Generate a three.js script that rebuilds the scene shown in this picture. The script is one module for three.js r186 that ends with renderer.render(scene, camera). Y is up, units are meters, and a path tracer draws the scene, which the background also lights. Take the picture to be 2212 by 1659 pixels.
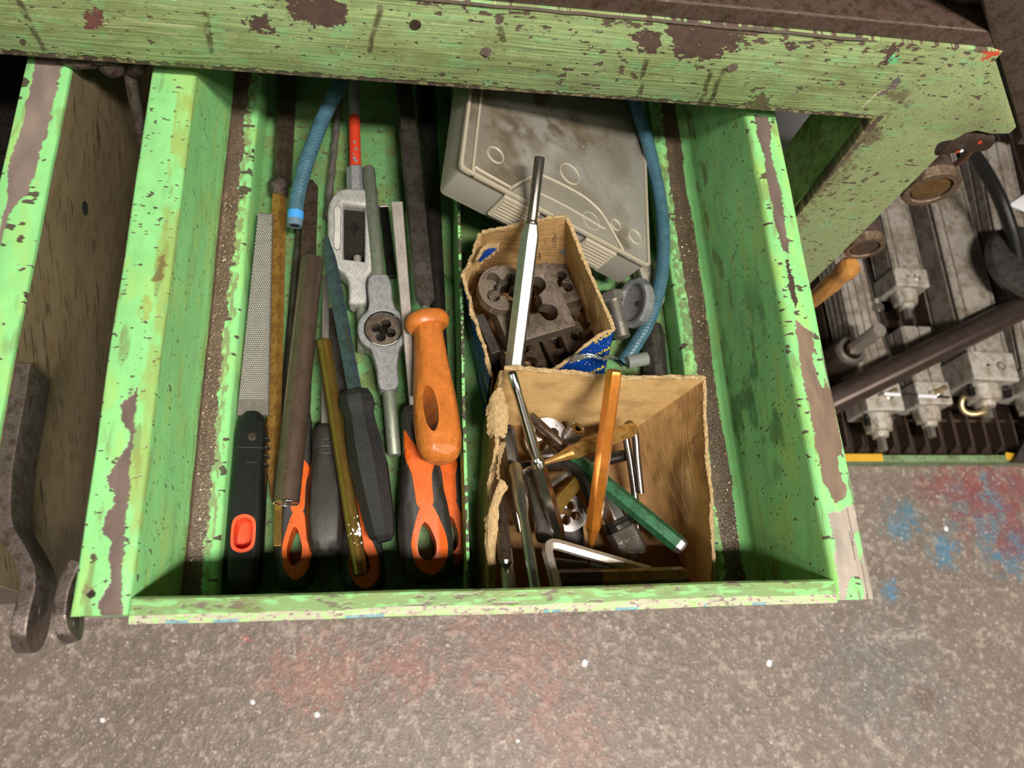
import * as THREE from 'three';
import { RectAreaLightUniformsLib } from 'three/addons/lights/RectAreaLightUniformsLib.js';
import { RoundedBoxGeometry } from 'three/addons/geometries/RoundedBoxGeometry.js';
import { Brush, Evaluator, SUBTRACTION, INTERSECTION } from 'three-bvh-csg';
import { FontLoader } from 'three/addons/loaders/FontLoader.js';
import { TextGeometry } from 'three/addons/geometries/TextGeometry.js';
import { mergeGeometries, toCreasedNormals } from 'three/addons/utils/BufferGeometryUtils.js';

// ---------------------------------------------------------------- camera, light, exposure
// World: y up, metres. The rim of the open drawer lies at y = 0.70, x runs along the workbench, +z comes out of the bench.
const scene = new THREE.Scene();
const camera = new THREE.PerspectiveCamera(52.01, 2212 / 1659, 0.03, 40);
camera.position.set(0, 1.18, 0);
camera.up.set(-0.0149, 0.3622, -0.932);
camera.lookAt(0.1583, 1.18 - 0.9201, -0.3600);
camera.focus = 0.6;
camera.userData.fStop = 8;
scene.background = new THREE.Color(0x000000);
const renderer = new THREE.WebGLRenderer({ antialias: true });
renderer.toneMapping = THREE.LinearToneMapping;
renderer.toneMappingExposure = 1.95;
renderer.shadowMap.enabled = true;
RectAreaLightUniformsLib.init();

// ceiling lamps of the workshop, the two side ones unseen and added for fill: [x, y, z, length along x, depth along z, intensity]
const LAMPS = [
  [0.4, 2.62, 0.64, 0.62, 0.16, 138],
  [0.3, 2.62, 2.6, 1.25, 0.16, 7],
  [-2.3, 2.62, 1.0, 1.25, 0.16, 9],  // unseen side lamp, added for ambient fill
  [1.9, 2.62, 0.9, 1.25, 0.16, 20],  // unseen side lamp, added to brighten the cylinder side
];

// ---------------------------------------------------------------- helpers
const V = (a, b, c) => (Array.isArray(a) ? new THREE.Vector3(a[0], a[1], a[2]) : new THREE.Vector3(a, b, c));
const V2 = (a, b) => new THREE.Vector2(a, b);
let seedState = 7;
function rnd() { seedState = (seedState * 1664525 + 1013904223) >>> 0; return seedState / 4294967296; }
const rr = (a, b) => a + (b - a) * rnd();
const lerp = (a, b, t) => a + (b - a) * t;
const clamp = (x, a = 0, b = 1) => Math.min(b, Math.max(a, x));
const sstep = (a, b, x) => { const t = clamp((x - a) / (b - a)); return t * t * (3 - 2 * t); };
const used = {};
function numbered(name) {
  if (!(name in used)) { used[name] = 0; return name; }
  used[name] += 1;
  return name + '_' + String(used[name]).padStart(3, '0');
}
function tag(o, label, category, group, kind) {
  if (label) o.userData.label = label;
  if (category) o.userData.category = category;
  if (group) o.userData.group = group;
  if (kind) o.userData.kind = kind;
  return o;
}
function thing(name, label, category, p = [0, 0, 0], group) {
  const g = new THREE.Group(); g.name = numbered(name); g.position.copy(V(p)); scene.add(g);
  return tag(g, label, category, group);
}
// a thing whose +Y runs from A to B and whose +Z is its upper side (turned by roll about its own length)
function rod(name, label, category, A, B, { roll = 0, group } = {}) {
  const a = V(A), b = V(B), g = thing(name, label, category, A, group);
  const y = b.clone().sub(a), L = y.length(); y.normalize();
  let ref = V(0, 1, 0); if (Math.abs(y.y) > 0.9) ref = V(0, 0, -1);
  const z = ref.sub(y.clone().multiplyScalar(ref.dot(y))).normalize(), x = y.clone().cross(z);
  g.quaternion.setFromRotationMatrix(new THREE.Matrix4().makeBasis(x, y, z));
  g.rotateY(roll);
  
  return [g, L];
}
function mesh(name, geo, m, parent) {
  const o = new THREE.Mesh(geo, m); o.name = parent === scene ? numbered(name) : name;
  o.castShadow = o.receiveShadow = true; parent.add(o);
  return o;
}
function struct(name, geo, m) { const o = mesh(name, geo, m, scene); o.userData.kind = 'structure'; return o; }
// uv in metres from the two axes a face lies along
function boxUV(g) {
  const n = g.index ? g.toNonIndexed() : g, p = n.attributes.position, uv = new Float32Array(p.count * 2);
  const a = V(0, 0, 0), b = V(0, 0, 0), c = V(0, 0, 0);
  for (let i = 0; i < p.count; i += 3) {
    a.fromBufferAttribute(p, i); b.fromBufferAttribute(p, i + 1); c.fromBufferAttribute(p, i + 2);
    const nn = b.clone().sub(a).cross(c.clone().sub(a)), ax = Math.abs(nn.x), ay = Math.abs(nn.y), az = Math.abs(nn.z);
    [a, b, c].forEach((q, k) => {
      const [s, t] = ax >= ay && ax >= az ? [q.z, q.y] : ay >= az ? [q.x, q.z] : [q.x, q.y];
      uv[(i + k) * 2] = s; uv[(i + k) * 2 + 1] = t;
    });
  }
  n.setAttribute('uv', new THREE.BufferAttribute(uv, 2));
  return n;
}
function lathe(pts, seg = 28, crease = 0.7) {
  let len = 0, rad = 0; for (let i = 1; i < pts.length; i++) len += Math.hypot(pts[i][0] - pts[i - 1][0], pts[i][1] - pts[i - 1][1]);
  for (const q of pts) rad = Math.max(rad, q[0]);
  const g = new THREE.LatheGeometry(pts.map(q => V2(Math.max(q[0], 1e-5), q[1])), seg), uv = g.attributes.uv;
  const arc = [0]; for (let i = 1; i < pts.length; i++) arc.push(arc[i - 1] + Math.hypot(pts[i][0] - pts[i - 1][0], pts[i][1] - pts[i - 1][1]));
  for (let i = 0; i < uv.count; i++) uv.setXY(i, Math.floor(i / pts.length) / seg * 2 * Math.PI * rad, arc[i % pts.length]);
  return toCreasedNormals(g, crease);
}
// solid of revolution with n flats, one flat facing +Z
function nbar(pts, n = 6, turn = Math.PI / n) { const g = lathe(pts, n, 0.3); g.rotateY(turn); return g; }
function shape(pts) { const s = new THREE.Shape(); pts.forEach((q, i) => (i ? s.lineTo(q[0], q[1]) : s.moveTo(q[0], q[1]))); s.closePath(); return s; }
function hole(s, pts) { const h = new THREE.Path(); pts.forEach((q, i) => (i ? h.lineTo(q[0], q[1]) : h.moveTo(q[0], q[1]))); h.closePath(); s.holes.push(h); return s; }
const ring = (cx, cy, rx, ry = rx, n = 28, t0 = 0) => Array.from({ length: n }, (_, i) => [cx + rx * Math.cos(t0 + i / n * 2 * Math.PI), cy + ry * Math.sin(t0 + i / n * 2 * Math.PI)]);
// outline through points, smoothed
const smooth = (pts, n = 60) => new THREE.CatmullRomCurve3(pts.map(q => V(q[0], q[1], 0)), true, 'centripetal').getSpacedPoints(n).slice(0, -1).map(v => [v.x, v.y]);
function extr(s, d, bevel = 0.0006, { seg = 2, crease = 0.6, offset = true } = {}) {
  const sh = Array.isArray(s) ? shape(s) : s, b = Math.min(bevel, d * 0.49);
  const g = new THREE.ExtrudeGeometry(sh, { depth: d - 2 * b, bevelEnabled: b > 0, bevelThickness: b, bevelSize: b, bevelOffset: offset ? -b : 0, bevelSegments: seg, curveSegments: 16 });
  g.translate(0, 0, -(d - 2 * b) / 2);
  return toCreasedNormals(boxUV(g), crease);
}
// rounded body along y through stations [y, width, thickness, x offset]; pw shapes the section (2 = ellipse)
function loft(st, pw = 2.4, seg = 36) {
  const pos = [], uv = [], idx = [], m = seg + 1;
  const fine = []; const cu = new THREE.CatmullRomCurve3(st.map(s => V(s[1], s[0], s[2])), false, 'centripetal'), co = new THREE.CatmullRomCurve3(st.map(s => V(s[3] || 0, s[0], 0)), false, 'centripetal'), N = st.length * 5;
  for (let i = 0; i <= N; i++) { const p = cu.getPoint(i / N), q = co.getPoint(i / N); fine.push([p.y, p.x, p.z, q.x]); }
  fine.forEach(([y, w, t, ox], j) => {
    for (let k = 0; k < m; k++) { const a = k / seg * 2 * Math.PI, c = Math.cos(a), s = Math.sin(a), r = Math.pow(Math.pow(Math.abs(c), pw) + Math.pow(Math.abs(s), pw), -1 / pw); pos.push(ox + c * r * w / 2, y, s * r * t / 2); uv.push(a * 0.012, y); if (j < N && k < seg) { const b = j * m + k; idx.push(b, b + m, b + 1, b + 1, b + m, b + m + 1); } }
  });
  for (const j of [0, N]) { const c = pos.length / 3, [y, , , ox] = fine[j]; pos.push(ox, y, 0); uv.push(0, y); for (let k = 0; k < seg; k++) j ? idx.push(c, j * m + k + 1, j * m + k) : idx.push(c, k, k + 1); }
  const g = new THREE.BufferGeometry(); g.setAttribute('position', new THREE.Float32BufferAttribute(pos, 3)); g.setAttribute('uv', new THREE.Float32BufferAttribute(uv, 2)); g.setIndex(idx);
  g.computeVertexNormals(); return g;
}
const evaluator = new Evaluator(); evaluator.useGroups = false; evaluator.attributes = ['position', 'normal', 'uv'];
function csg(a, b, op) { const A = new Brush(a), B = new Brush(b); A.updateMatrixWorld(); B.updateMatrixWorld(); const r = evaluator.evaluate(A, B, op).geometry; r.clearGroups(); return toCreasedNormals(r, 0.6); }
const prism = (pts, d) => { const s = Array.isArray(pts) ? shape(pts) : pts, g = new THREE.ExtrudeGeometry(s, { depth: d, bevelEnabled: false }); g.translate(0, 0, -d / 2); return boxUV(g); };
const scaledXZ = (g, kx, kz) => { const q = g.clone(); q.scale(kx, 1, kz); return q; };
const loc = (g, p) => { g.updateMatrixWorld(true); const v = g.worldToLocal(V(p)); return [v.x, v.y]; };
function rbox(w, h, d, r = 0.001, seg = 2) { return boxUV(new RoundedBoxGeometry(w, h, d, seg, Math.min(r, w / 2.01, h / 2.01, d / 2.01))); }
function moved(g, x, y, z, rx = 0, ry = 0, rz = 0) { if (rx) g.rotateX(rx); if (ry) g.rotateY(ry); if (rz) g.rotateZ(rz); g.translate(x, y, z); return g; }
const join = list => mergeGeometries(list.map(g => { const n = g.index ? g.toNonIndexed() : g; for (const k of Object.keys(n.attributes)) if (!['position', 'normal', 'uv'].includes(k)) n.deleteAttribute(k); return n; }));
function tube(pts, r, n = 60, seg = 16, closed = false, type = 'centripetal') {
  const c = new THREE.CatmullRomCurve3(pts.map(q => V(q)), closed, type), g = new THREE.TubeGeometry(c, n, r, seg, closed), uv = g.attributes.uv, L = c.getLength();
  for (let i = 0; i < uv.count; i++) uv.setXY(i, uv.getX(i) * L, uv.getY(i) * 2 * Math.PI * r);
  return g;
}
// closed cross-section [x, y] carried along z; u runs along z, v round the section, both 0 to 1
function filleted(pts, radii, n = 5) {
  const out = [];
  pts.forEach((p, i) => {
    const a = pts[(i + pts.length - 1) % pts.length], b = pts[(i + 1) % pts.length], r = radii[i];
    if (!r) { out.push(p); return; }
    const da = V2(a[0] - p[0], a[1] - p[1]).normalize(), db = V2(b[0] - p[0], b[1] - p[1]).normalize();
    const ang = Math.acos(clamp(da.dot(db), -1, 1)), d = r / Math.tan(ang / 2);
    const s = [p[0] + da.x * d, p[1] + da.y * d], e = [p[0] + db.x * d, p[1] + db.y * d];
    for (let k = 0; k <= n; k++) { const t = k / n, u = 1 - t; out.push([u * u * s[0] + 2 * u * t * p[0] + t * t * e[0], u * u * s[1] + 2 * u * t * p[1] + t * t * e[1]]); }
  });
  return out;
}
function profileSweep(poly, z0, z1, nz, wob = 0) {
  const P = [...poly, poly[0]], arc = [0];
  for (let i = 1; i < P.length; i++) arc.push(arc[i - 1] + Math.hypot(P[i][0] - P[i - 1][0], P[i][1] - P[i - 1][1]));
  const total = arc[arc.length - 1], pos = [], uv = [], idx = [], m = P.length;
  for (let k = 0; k <= nz; k++) {
    const t = k / nz, z = lerp(z0, z1, t);
    for (let i = 0; i < m; i++) {
      const wx = wob * (fbm(z * 14 + 3, P[i][1] * 9 + 1, 3) - 0.5), wy = wob * (fbm(z * 11 + 31, P[i][0] * 9 + 7, 3) - 0.5);
      pos.push(P[i][0] + wx, P[i][1] + wy, z); uv.push(t, arc[i] / total);
      if (k < nz && i < m - 1) { const a = k * m + i, b = a + 1, c = a + m, d = c + 1; idx.push(a, b, c, b, d, c); }
    }
  }
  const base = pos.length / 3;
  const caps = THREE.ShapeUtils.triangulateShape(poly.map(q => V2(q[0], q[1])), []);
  for (const e of [0, 1]) {
    const z = e ? z1 : z0, o = pos.length / 3;
    poly.forEach((q, i) => { pos.push(q[0], q[1], z); uv.push(e, arc[i] / total); });
    for (const f of caps) e ? idx.push(o + f[0], o + f[1], o + f[2]) : idx.push(o + f[0], o + f[2], o + f[1]);
  }
  const g = new THREE.BufferGeometry();
  g.setAttribute('position', new THREE.Float32BufferAttribute(pos, 3)); g.setAttribute('uv', new THREE.Float32BufferAttribute(uv, 2)); g.setIndex(idx);
  g.userData = { arc, total };
  const out = toCreasedNormals(g, 0.55); out.userData = { arc, total, poly: P, z0, z1 };
  return out;
}

// ---------------------------------------------------------------- noise and textures
const LAT = new Float32Array(65536);
{ let s = 99; for (let i = 0; i < 65536; i++) { s = (s * 1664525 + 1013904223) >>> 0; LAT[i] = s / 4294967296; } }
function noise(x, y) {
  const xi = Math.floor(x), yi = Math.floor(y), fx = x - xi, fy = y - yi, u = fx * fx * (3 - 2 * fx), v = fy * fy * (3 - 2 * fy);
  const x0 = xi & 255, x1 = (xi + 1) & 255, y0 = (yi & 255) << 8, y1 = ((yi + 1) & 255) << 8;
  const a = LAT[y0 | x0], b = LAT[y0 | x1], c = LAT[y1 | x0], d = LAT[y1 | x1];
  return a + (b - a) * u + (c - a + (a - b - c + d) * u) * v;
}
function fbm(x, y, o = 4) { let s = 0, a = 0.5, t = 0; for (let i = 0; i < o; i++) { s += a * noise(x, y); t += a; a *= 0.5; x = x * 2 + 17.3; y = y * 2 + 9.1; } return s / t; }
const mix3 = (o, c, t) => { o[0] += (c[0] - o[0]) * t; o[1] += (c[1] - o[1]) * t; o[2] += (c[2] - o[2]) * t; };
const C = (r, g, b) => [r / 255, g / 255, b / 255];
// colour texture and, from the fourth value, a height texture. fn(u, v, o): o = [r, g, b, height]
function bake(w, h, fn, repeat) {
  const c = new Uint8Array(w * h * 4), b = new Uint8Array(w * h), o = [0, 0, 0, 0.5];
  for (let y = 0; y < h; y++) for (let x = 0; x < w; x++) {
    o[3] = 0.5; fn((x + 0.5) / w, (y + 0.5) / h, o);
    const i = y * w + x;
    c[i * 4] = clamp(o[0]) * 255; c[i * 4 + 1] = clamp(o[1]) * 255; c[i * 4 + 2] = clamp(o[2]) * 255; c[i * 4 + 3] = 255; b[i] = clamp(o[3]) * 255;
  }
  const t = new THREE.DataTexture(c, w, h, THREE.RGBAFormat), tb = new THREE.DataTexture(b, w, h, THREE.RedFormat);
  t.colorSpace = THREE.SRGBColorSpace;
  for (const q of [t, tb]) { q.wrapS = q.wrapT = repeat ? THREE.RepeatWrapping : THREE.ClampToEdgeWrapping; q.magFilter = THREE.LinearFilter; q.minFilter = THREE.LinearFilter; q.needsUpdate = true; }
  return [t, tb];
}
const sized = (t, s, s2 = s) => { const q = t.clone(); q.wrapS = q.wrapT = THREE.RepeatWrapping; q.repeat.set(1 / s, 1 / s2); q.needsUpdate = true; return q; };
// textures that repeat: noise on a lattice of whole periods (256 cells)
const tnoise = (u, v, f) => { // f cells per tile, a power of two up to 256
  const x = u * f, y = v * f, xi = Math.floor(x), yi = Math.floor(y), fx = x - xi, fy = y - yi, a = fx * fx * (3 - 2 * fx), b = fy * fy * (3 - 2 * fy), m = f - 1, k = f * 37;
  const g = (p, q) => LAT[((((q & m) + k) & 255) << 8) | (((p & m) + k * 3) & 255)];
  const n00 = g(xi, yi), n10 = g(xi + 1, yi), n01 = g(xi, yi + 1), n11 = g(xi + 1, yi + 1);
  return n00 + (n10 - n00) * a + (n01 - n00 + (n00 - n10 - n01 + n11) * a) * b;
};
const tfbm = (u, v, f, o) => { let s = 0, a = 0.5, t = 0; for (let i = 0; i < o && f <= 256; i++) { s += a * tnoise(u, v, f); t += a; a *= 0.5; f *= 2; } return s / t; };
function inPoly(x, y, poly) {
  let s = false;
  for (let i = 0, j = poly.length - 1; i < poly.length; j = i++) {
    const [xi, yi] = poly[i], [xj, yj] = poly[j];
    if (yi > y !== yj > y && x < (xj - xi) * (y - yi) / (yj - yi) + xi) s = !s;
  }
  return s;
}
function distSeg(x, y, a, b) { const dx = b[0] - a[0], dy = b[1] - a[1], t = clamp(((x - a[0]) * dx + (y - a[1]) * dy) / (dx * dx + dy * dy)); return Math.hypot(x - a[0] - t * dx, y - a[1] - t * dy); }
// lettering as a coverage picture: 1 where ink stands
function lettering(w, h, draw) {
  const c = document.createElement('canvas'); c.width = w; c.height = h; const k = c.getContext('2d');
  k.fillStyle = '#000'; k.fillRect(0, 0, w, h); k.fillStyle = '#fff'; k.strokeStyle = '#fff'; draw(k);
  const d = k.getImageData(0, 0, w, h).data;
  return (u, v) => { const x = clamp(Math.floor(u * w), 0, w - 1), y = clamp(Math.floor((1 - v) * h), 0, h - 1); return d[(y * w + x) * 4] / 255; };
}

const FONT = await new FontLoader().loadAsync('fonts/droid/droid_sans_bold.typeface.json');
// shared repeating textures: colours near white, to be multiplied by each material's own colour
const [SCRATCH, SCRATCH_H] = bake(512, 512, (u, v, o) => {           // fine lines along v, a few spots
  const a = tnoise(u, v * 0.999, 64), l = tfbm(u, v, 16, 4), line = tnoise(u * 4 % 1, v, 256) , s = tnoise((u * 3) % 1, (v * 0.0625) % 1, 256);
  const b = 0.72 + 0.16 * l + 0.14 * s - (a > 0.86 ? 0.12 : 0) + 0.04 * line;
  o[0] = b; o[1] = b * 0.985; o[2] = b * 0.965; o[3] = 0.4 + 0.5 * s * 0.6 + 0.3 * l;
}, true);
const [GRIME, GRIME_H] = bake(512, 512, (u, v, o) => {               // patchy greasy dirt with grit in it
  const l = tfbm(u, v, 16, 5), k = tfbm(u + 0.37, v + 0.11, 64, 3), g = tnoise(u, v, 256);
  const d = sstep(0.4, 0.8, l), b = 0.95 - 0.16 * d - 0.16 * sstep(0.5, 0.8, k) + (g > 0.93 ? 0.12 : 0);
  o[0] = b; o[1] = b * (1 - 0.04 * d); o[2] = b * (1 - 0.1 * d); o[3] = 0.5 + 0.3 * (k - 0.5) + 0.3 * (g - 0.5);
}, true);
const [CAST, CAST_H] = bake(256, 256, (u, v, o) => {                 // pebbly cast surface
  const k = tfbm(u, v, 64, 2), l = tfbm(u + 0.2, v, 8, 3), b = 0.82 + 0.2 * (l - 0.5) + 0.24 * (k - 0.5);
  o[0] = o[1] = o[2] = b; o[3] = k;
}, true);
const [SPECK, SPECK_H] = bake(512, 512, (u, v, o) => {               // swarf and filings on a dark ground
  const g = tnoise(u, v, 256), h = tnoise(u + 0.5, v + 0.3, 128), l = tfbm(u, v, 16, 3);
  const b = 0.42 + 0.3 * (l - 0.5) + (g > 0.86 ? 0.55 : g > 0.7 ? 0.12 : 0) - (h > 0.8 ? 0.16 : 0);
  o[0] = b; o[1] = b * 0.95; o[2] = b * 0.86; o[3] = 0.5 * g + 0.5 * h;
}, true);
const [KRAFT, KRAFT_H] = bake(512, 512, (u, v, o) => {               // brown cardboard: faint flutes along u, fibres, smudges
  const f = tnoise(u, v, 8) * 0.2 + tnoise((u * 0.25) % 1, v, 64) * 0.5, k = tfbm(u, v, 64, 3), s = tfbm(u + 0.4, v + 0.7, 4, 4);
  const b = 0.93 + 0.12 * (f - 0.35) + 0.12 * (k - 0.5), d = sstep(0.4, 0.85, s) * 0.1;
  o[0] = b * (1 - d); o[1] = b * 0.985 * (1 - d * 1.1); o[2] = b * 0.95 * (1 - d * 1.3); o[3] = f * 0.8 + 0.2 * k;
}, true);
const [CLOTH, CLOTH_H] = bake(256, 256, (u, v, o) => {               // braid under the skin of the air hose
  const a = Math.sin((u * 30 + v * 20) * Math.PI * 2), b = Math.sin((u * 30 - v * 20) * Math.PI * 2), k = tfbm(u, v, 16, 3);
  const t = 0.8 + 0.1 * Math.max(a, b) + 0.24 * (k - 0.5);
  o[0] = t; o[1] = t; o[2] = t; o[3] = 0.5 + 0.3 * Math.max(a, b);
}, true);

const mats = {};
function mat(name, hex, { rough = 0.5, metal = 0, tex = null, size = 0.06, bump = 0, ...rest } = {}) {
  const m = new THREE.MeshPhysicalMaterial({ color: hex, roughness: rough, metalness: metal, ...rest });
  if (tex) { m.map = sized(tex[0], size); if (bump) { m.bumpMap = sized(tex[1], size); m.bumpScale = bump; } }
  m.name = name; mats[name] = m; return m;
}
const sc = [SCRATCH, SCRATCH_H], gr = [GRIME, GRIME_H], ca = [CAST, CAST_H], sp = [SPECK, SPECK_H], kr = [KRAFT, KRAFT_H];
const M = {
  steel: mat('worn_steel', 0xb9b4ae, { rough: 0.42, metal: 0.85, tex: sc, size: 0.05, bump: 0.0001 }),
  paleSteel: mat('bright_flat_steel', 0xcfc8c4, { rough: 0.5, metal: 0.75, tex: sc, size: 0.07 }),
  darkSteel: mat('dark_file_steel', 0x625d58, { rough: 0.4, metal: 0.7, tex: gr, size: 0.07, bump: 0.0001 }),
  blackSteel: mat('black_oxide_steel', 0x3b3836, { rough: 0.36, metal: 0.7, tex: gr, size: 0.05 }),
  brownSteel: mat('brown_oiled_steel', 0x6a5b4e, { rough: 0.32, metal: 0.7, tex: gr, size: 0.05, bump: 0.00015 }),
  dieSteel: mat('grimy_die_steel', 0x73675b, { rough: 0.55, metal: 0.45, tex: gr, size: 0.045, bump: 0.0002 }),
  rust: mat('rusted_steel', 0x7a685c, { rough: 0.34, metal: 0.65, tex: sc, size: 0.08 }),
  chrome: mat('chrome', 0xd6d4d2, { rough: 0.2, metal: 1, tex: sc, size: 0.09 }),
  satinChrome: mat('satin_chrome', 0xdfdfde, { rough: 0.3, metal: 1, tex: ca, size: 0.012, bump: 0.00006 }),
  darkChrome: mat('dark_chrome', 0x8d8883, { rough: 0.26, metal: 0.9, tex: sc, size: 0.05 }),
  brass: mat('tarnished_brass', 0xb0904a, { rough: 0.3, metal: 0.85, tex: sc, size: 0.05, bump: 0.0001 }),
  oldBrass: mat('ochre_lacquer', 0xb89050, { rough: 0.3, metal: 0.55, tex: gr, size: 0.05 }),
  ochre: mat('ochre_bar', 0x9a7434, { rough: 0.5, metal: 0.35, tex: gr, size: 0.045, bump: 0.0003 }),
  orangeLacquer: mat('orange_lacquer', 0xd98a36, { rough: 0.22, metal: 0.6, tex: sc, size: 0.08 }),
  cast: mat('cast_zinc', 0xb9bbbc, { rough: 0.42, metal: 0.45, tex: ca, size: 0.016, bump: 0.0004 }),
  palecast: mat('bright_cast_zinc', 0xdedcd8, { rough: 0.45, metal: 0.35, tex: ca, size: 0.014, bump: 0.0003 }),
  zincRod: mat('green_grey_zinc_rod', 0x9aa394, { rough: 0.5, metal: 0.6, tex: sc, size: 0.05 }),
  alu: mat('dull_aluminium', 0xb8b0a6, { rough: 0.5, metal: 0.25, tex: gr, size: 0.25 }),
  castAlu: mat('cast_aluminium', 0xcac4ba, { rough: 0.55, metal: 0.25, tex: gr, size: 0.2 }),
  rubber: mat('charcoal_rubber', 0x3d3a36, { rough: 0.5, tex: ca, size: 0.02, bump: 0.0001 }),
  blackPlastic: mat('black_plastic', 0x1c1d1e, { rough: 0.32, tex: sc, size: 0.06 }),
  blackGrip: mat('scuffed_black_grip', 0x1d1f20, { rough: 0.36, tex: gr, size: 0.03, bump: 0.0006 }),
  orangePlastic: mat('orange_plastic', 0xee6a1c, { rough: 0.45, tex: sc, size: 0.08 }),
  raspBlade: mat('rasp_steel', 0x8f8a86, { rough: 0.55, metal: 0.6, tex: sc, size: 0.05 }),
  tooth: mat('bright_teeth', 0xf2f0ec, { rough: 0.3, metal: 0.6 }),
  redOrange: mat('red_orange_ring', 0xe5532b, { rough: 0.45 }),
  orangeHandle: mat('worn_orange_plastic', 0xcf7a34, { rough: 0.38, tex: sc, size: 0.07 }),
  red: mat('red_paint', 0xc23a20, { rough: 0.5 }),
  hose: mat('blue_braided_hose', 0x4a7282, { rough: 0.34, tex: [CLOTH, CLOTH_H], size: 0.1, bump: 0.0003 }),
  hoseBand: mat('light_blue_band', 0x3f92d8, { rough: 0.5 }),
  hoseEnd: mat('grey_blue_hose_end', 0x5b7386, { rough: 0.5 }),
  black: mat('black_void', 0x0b0b0b, { rough: 0.9 }),
  swarf: mat('filings', 0x8d857c, { rough: 0.5, metal: 0.4, tex: sp, size: 0.012, bump: 0.0006 }),
  kraft: mat('kraft_inside', 0xdcb87e, { rough: 0.9, tex: kr, size: 0.05, bump: 0.0003 }),
  kraftOut: mat('kraft_outside', 0xb8966a, { rough: 0.9, tex: kr, size: 0.05 }),
  tornPaper: mat('torn_paper', 0xeacb98, { rough: 0.95, tex: kr, size: 0.012, bump: 0.0015 }),
  milky: mat('milky_plastic', 0xcfc9bb, { rough: 0.42, transmission: 0.5, tex: null }),
  greasy: mat('greasy_dark_iron', 0x4a3c33, { rough: 0.32, metal: 0.25, tex: gr, size: 0.04, bump: 0.0012 }),
  iron: mat('dark_bent_iron', 0x756a64, { rough: 0.4, metal: 0.65, tex: gr, size: 0.08, bump: 0.0003 }),
  greenLacquer: mat('green_lacquer', 0x35704c, { rough: 0.4, metal: 0.2, tex: gr, size: 0.04 }),
  blueLacquer: mat('blue_lacquer', 0x42545c, { rough: 0.38, metal: 0.25, tex: gr, size: 0.03, bump: 0.0002 }),
  paper: mat('white_paper', 0xe6e6ea, { rough: 0.9 }),
  foil: mat('crumpled_foil', 0xd8dbe2, { rough: 0.25, metal: 0.9 }),
  clear: mat('smoky_clear_plastic', 0xaab0a8, { rough: 0.2, transmission: 0.6 }),
  copper: mat('brown_cable', 0x8c5a48, { rough: 0.5 }),
  plate: mat('dark_plate', 0x4b4644, { rough: 0.5, metal: 0.4, tex: gr, size: 0.15 }),
  tubeDark: mat('dark_brown_tube', 0x5c504b, { rough: 0.36, metal: 0.6, tex: sc, size: 0.2 }),
  navy: mat('navy_fabric', 0x1c2638, { rough: 0.9 }),
  knurl: mat('knurled_steel', 0x9a948e, { rough: 0.3, metal: 0.9 }),
  amber: mat('amber_grease_cap', 0xe0a840, { rough: 0.4, metal: 0.0, tex: sp, size: 0.03, bump: 0.0008 }),
  wood: mat('varnished_wood', 0xc08a4a, { rough: 0.45, tex: kr, size: 0.05 }),
  screed: mat('room_plaster', 0x8c8880, { rough: 0.95 }),
  lampBody: mat('lamp_housing', 0xd8d8d4, { rough: 0.6 }),
};
{ // knurl relief
  const [k, kh] = bake(128, 128, (u, v, o) => { const a = Math.abs(((u + v) * 8) % 1 - 0.5) * 2, b = Math.abs(((u - v + 8) * 8) % 1 - 0.5) * 2, h = Math.min(a, b); o[0] = o[1] = o[2] = 0.8; o[3] = h; }, true);
  M.knurl.bumpMap = sized(kh, 0.012); M.knurl.bumpScale = 0.0006;
}

// ---------------------------------------------------------------- painted sheet metal
const GREEN = C(134, 204, 129), GREEN_OLD = C(158, 200, 112), BROWN = C(106, 92, 84), BROWN_DK = C(72, 58, 52), GREY_BARE = C(140, 132, 126), OLIVE = C(110, 106, 62);
const warp = (x, y, a, f) => [(fbm(x * f + 5, y * f + 2, 3) - 0.5) * a, (fbm(x * f + 41, y * f + 23, 3) - 0.5) * a];
function greenBase(x, z, o, grime = 0.5) {
  o[0] = GREEN[0]; o[1] = GREEN[1]; o[2] = GREEN[2];
  const l = fbm(x * 60, z * 22, 3), k = fbm(x * 300, z * 160, 3);
  const b = 1 + 0.12 * (l - 0.5) + 0.08 * (k - 0.5); o[0] *= b; o[1] *= b; o[2] *= b;
  mix3(o, GREEN_OLD, 0.6 * sstep(0.5, 0.72, fbm(x * 90 + 8, z * 28 + 5, 4)));
  mix3(o, OLIVE, grime * sstep(0.6, 0.74, fbm(x * 130 + 3, z * 34 + 11, 4)));
  o[3] = 0.7;
}
function chips(x, z, o, dens, f = 460) {                             // small dark flecks where paint is gone
  const n = fbm(x * f * 0.55, z * f, 3);
  if (n > 0.79 - dens * 0.12) { mix3(o, BROWN_DK, 0.85); o[3] = 0.3; }
}
function bare(x, z, o, polys, a = 0.006) {                           // worn-through areas with ragged outlines
  const w = warp(x, z, a, 130), w2 = warp(x, z, 0.002, 600);
  for (const [p, c] of polys) if (inPoly(x + w[0] + w2[0], z + w[1] + w2[1], p)) {
    const n = fbm(x * 160, z * 50, 4);
    o[0] = c[0] * (0.84 + 0.32 * n); o[1] = c[1] * (0.84 + 0.32 * n); o[2] = c[2] * (0.84 + 0.32 * n); o[3] = 0.25;
    return true;
  }
  return false;
}
function grit(x, z, o) {
  const n = noise(x * 2600, z * 2600), l = fbm(x * 200, z * 90, 3), t = 0.72 + 0.4 * l;
  o[0] = 0.37 * t; o[1] = 0.31 * t; o[2] = 0.25 * t; o[3] = 0.4 + 0.5 * n;
  if (n > 0.8) mix3(o, C(176, 160, 138), 0.5); else if (n < 0.2) mix3(o, C(48, 40, 34), 0.6);
}
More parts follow.
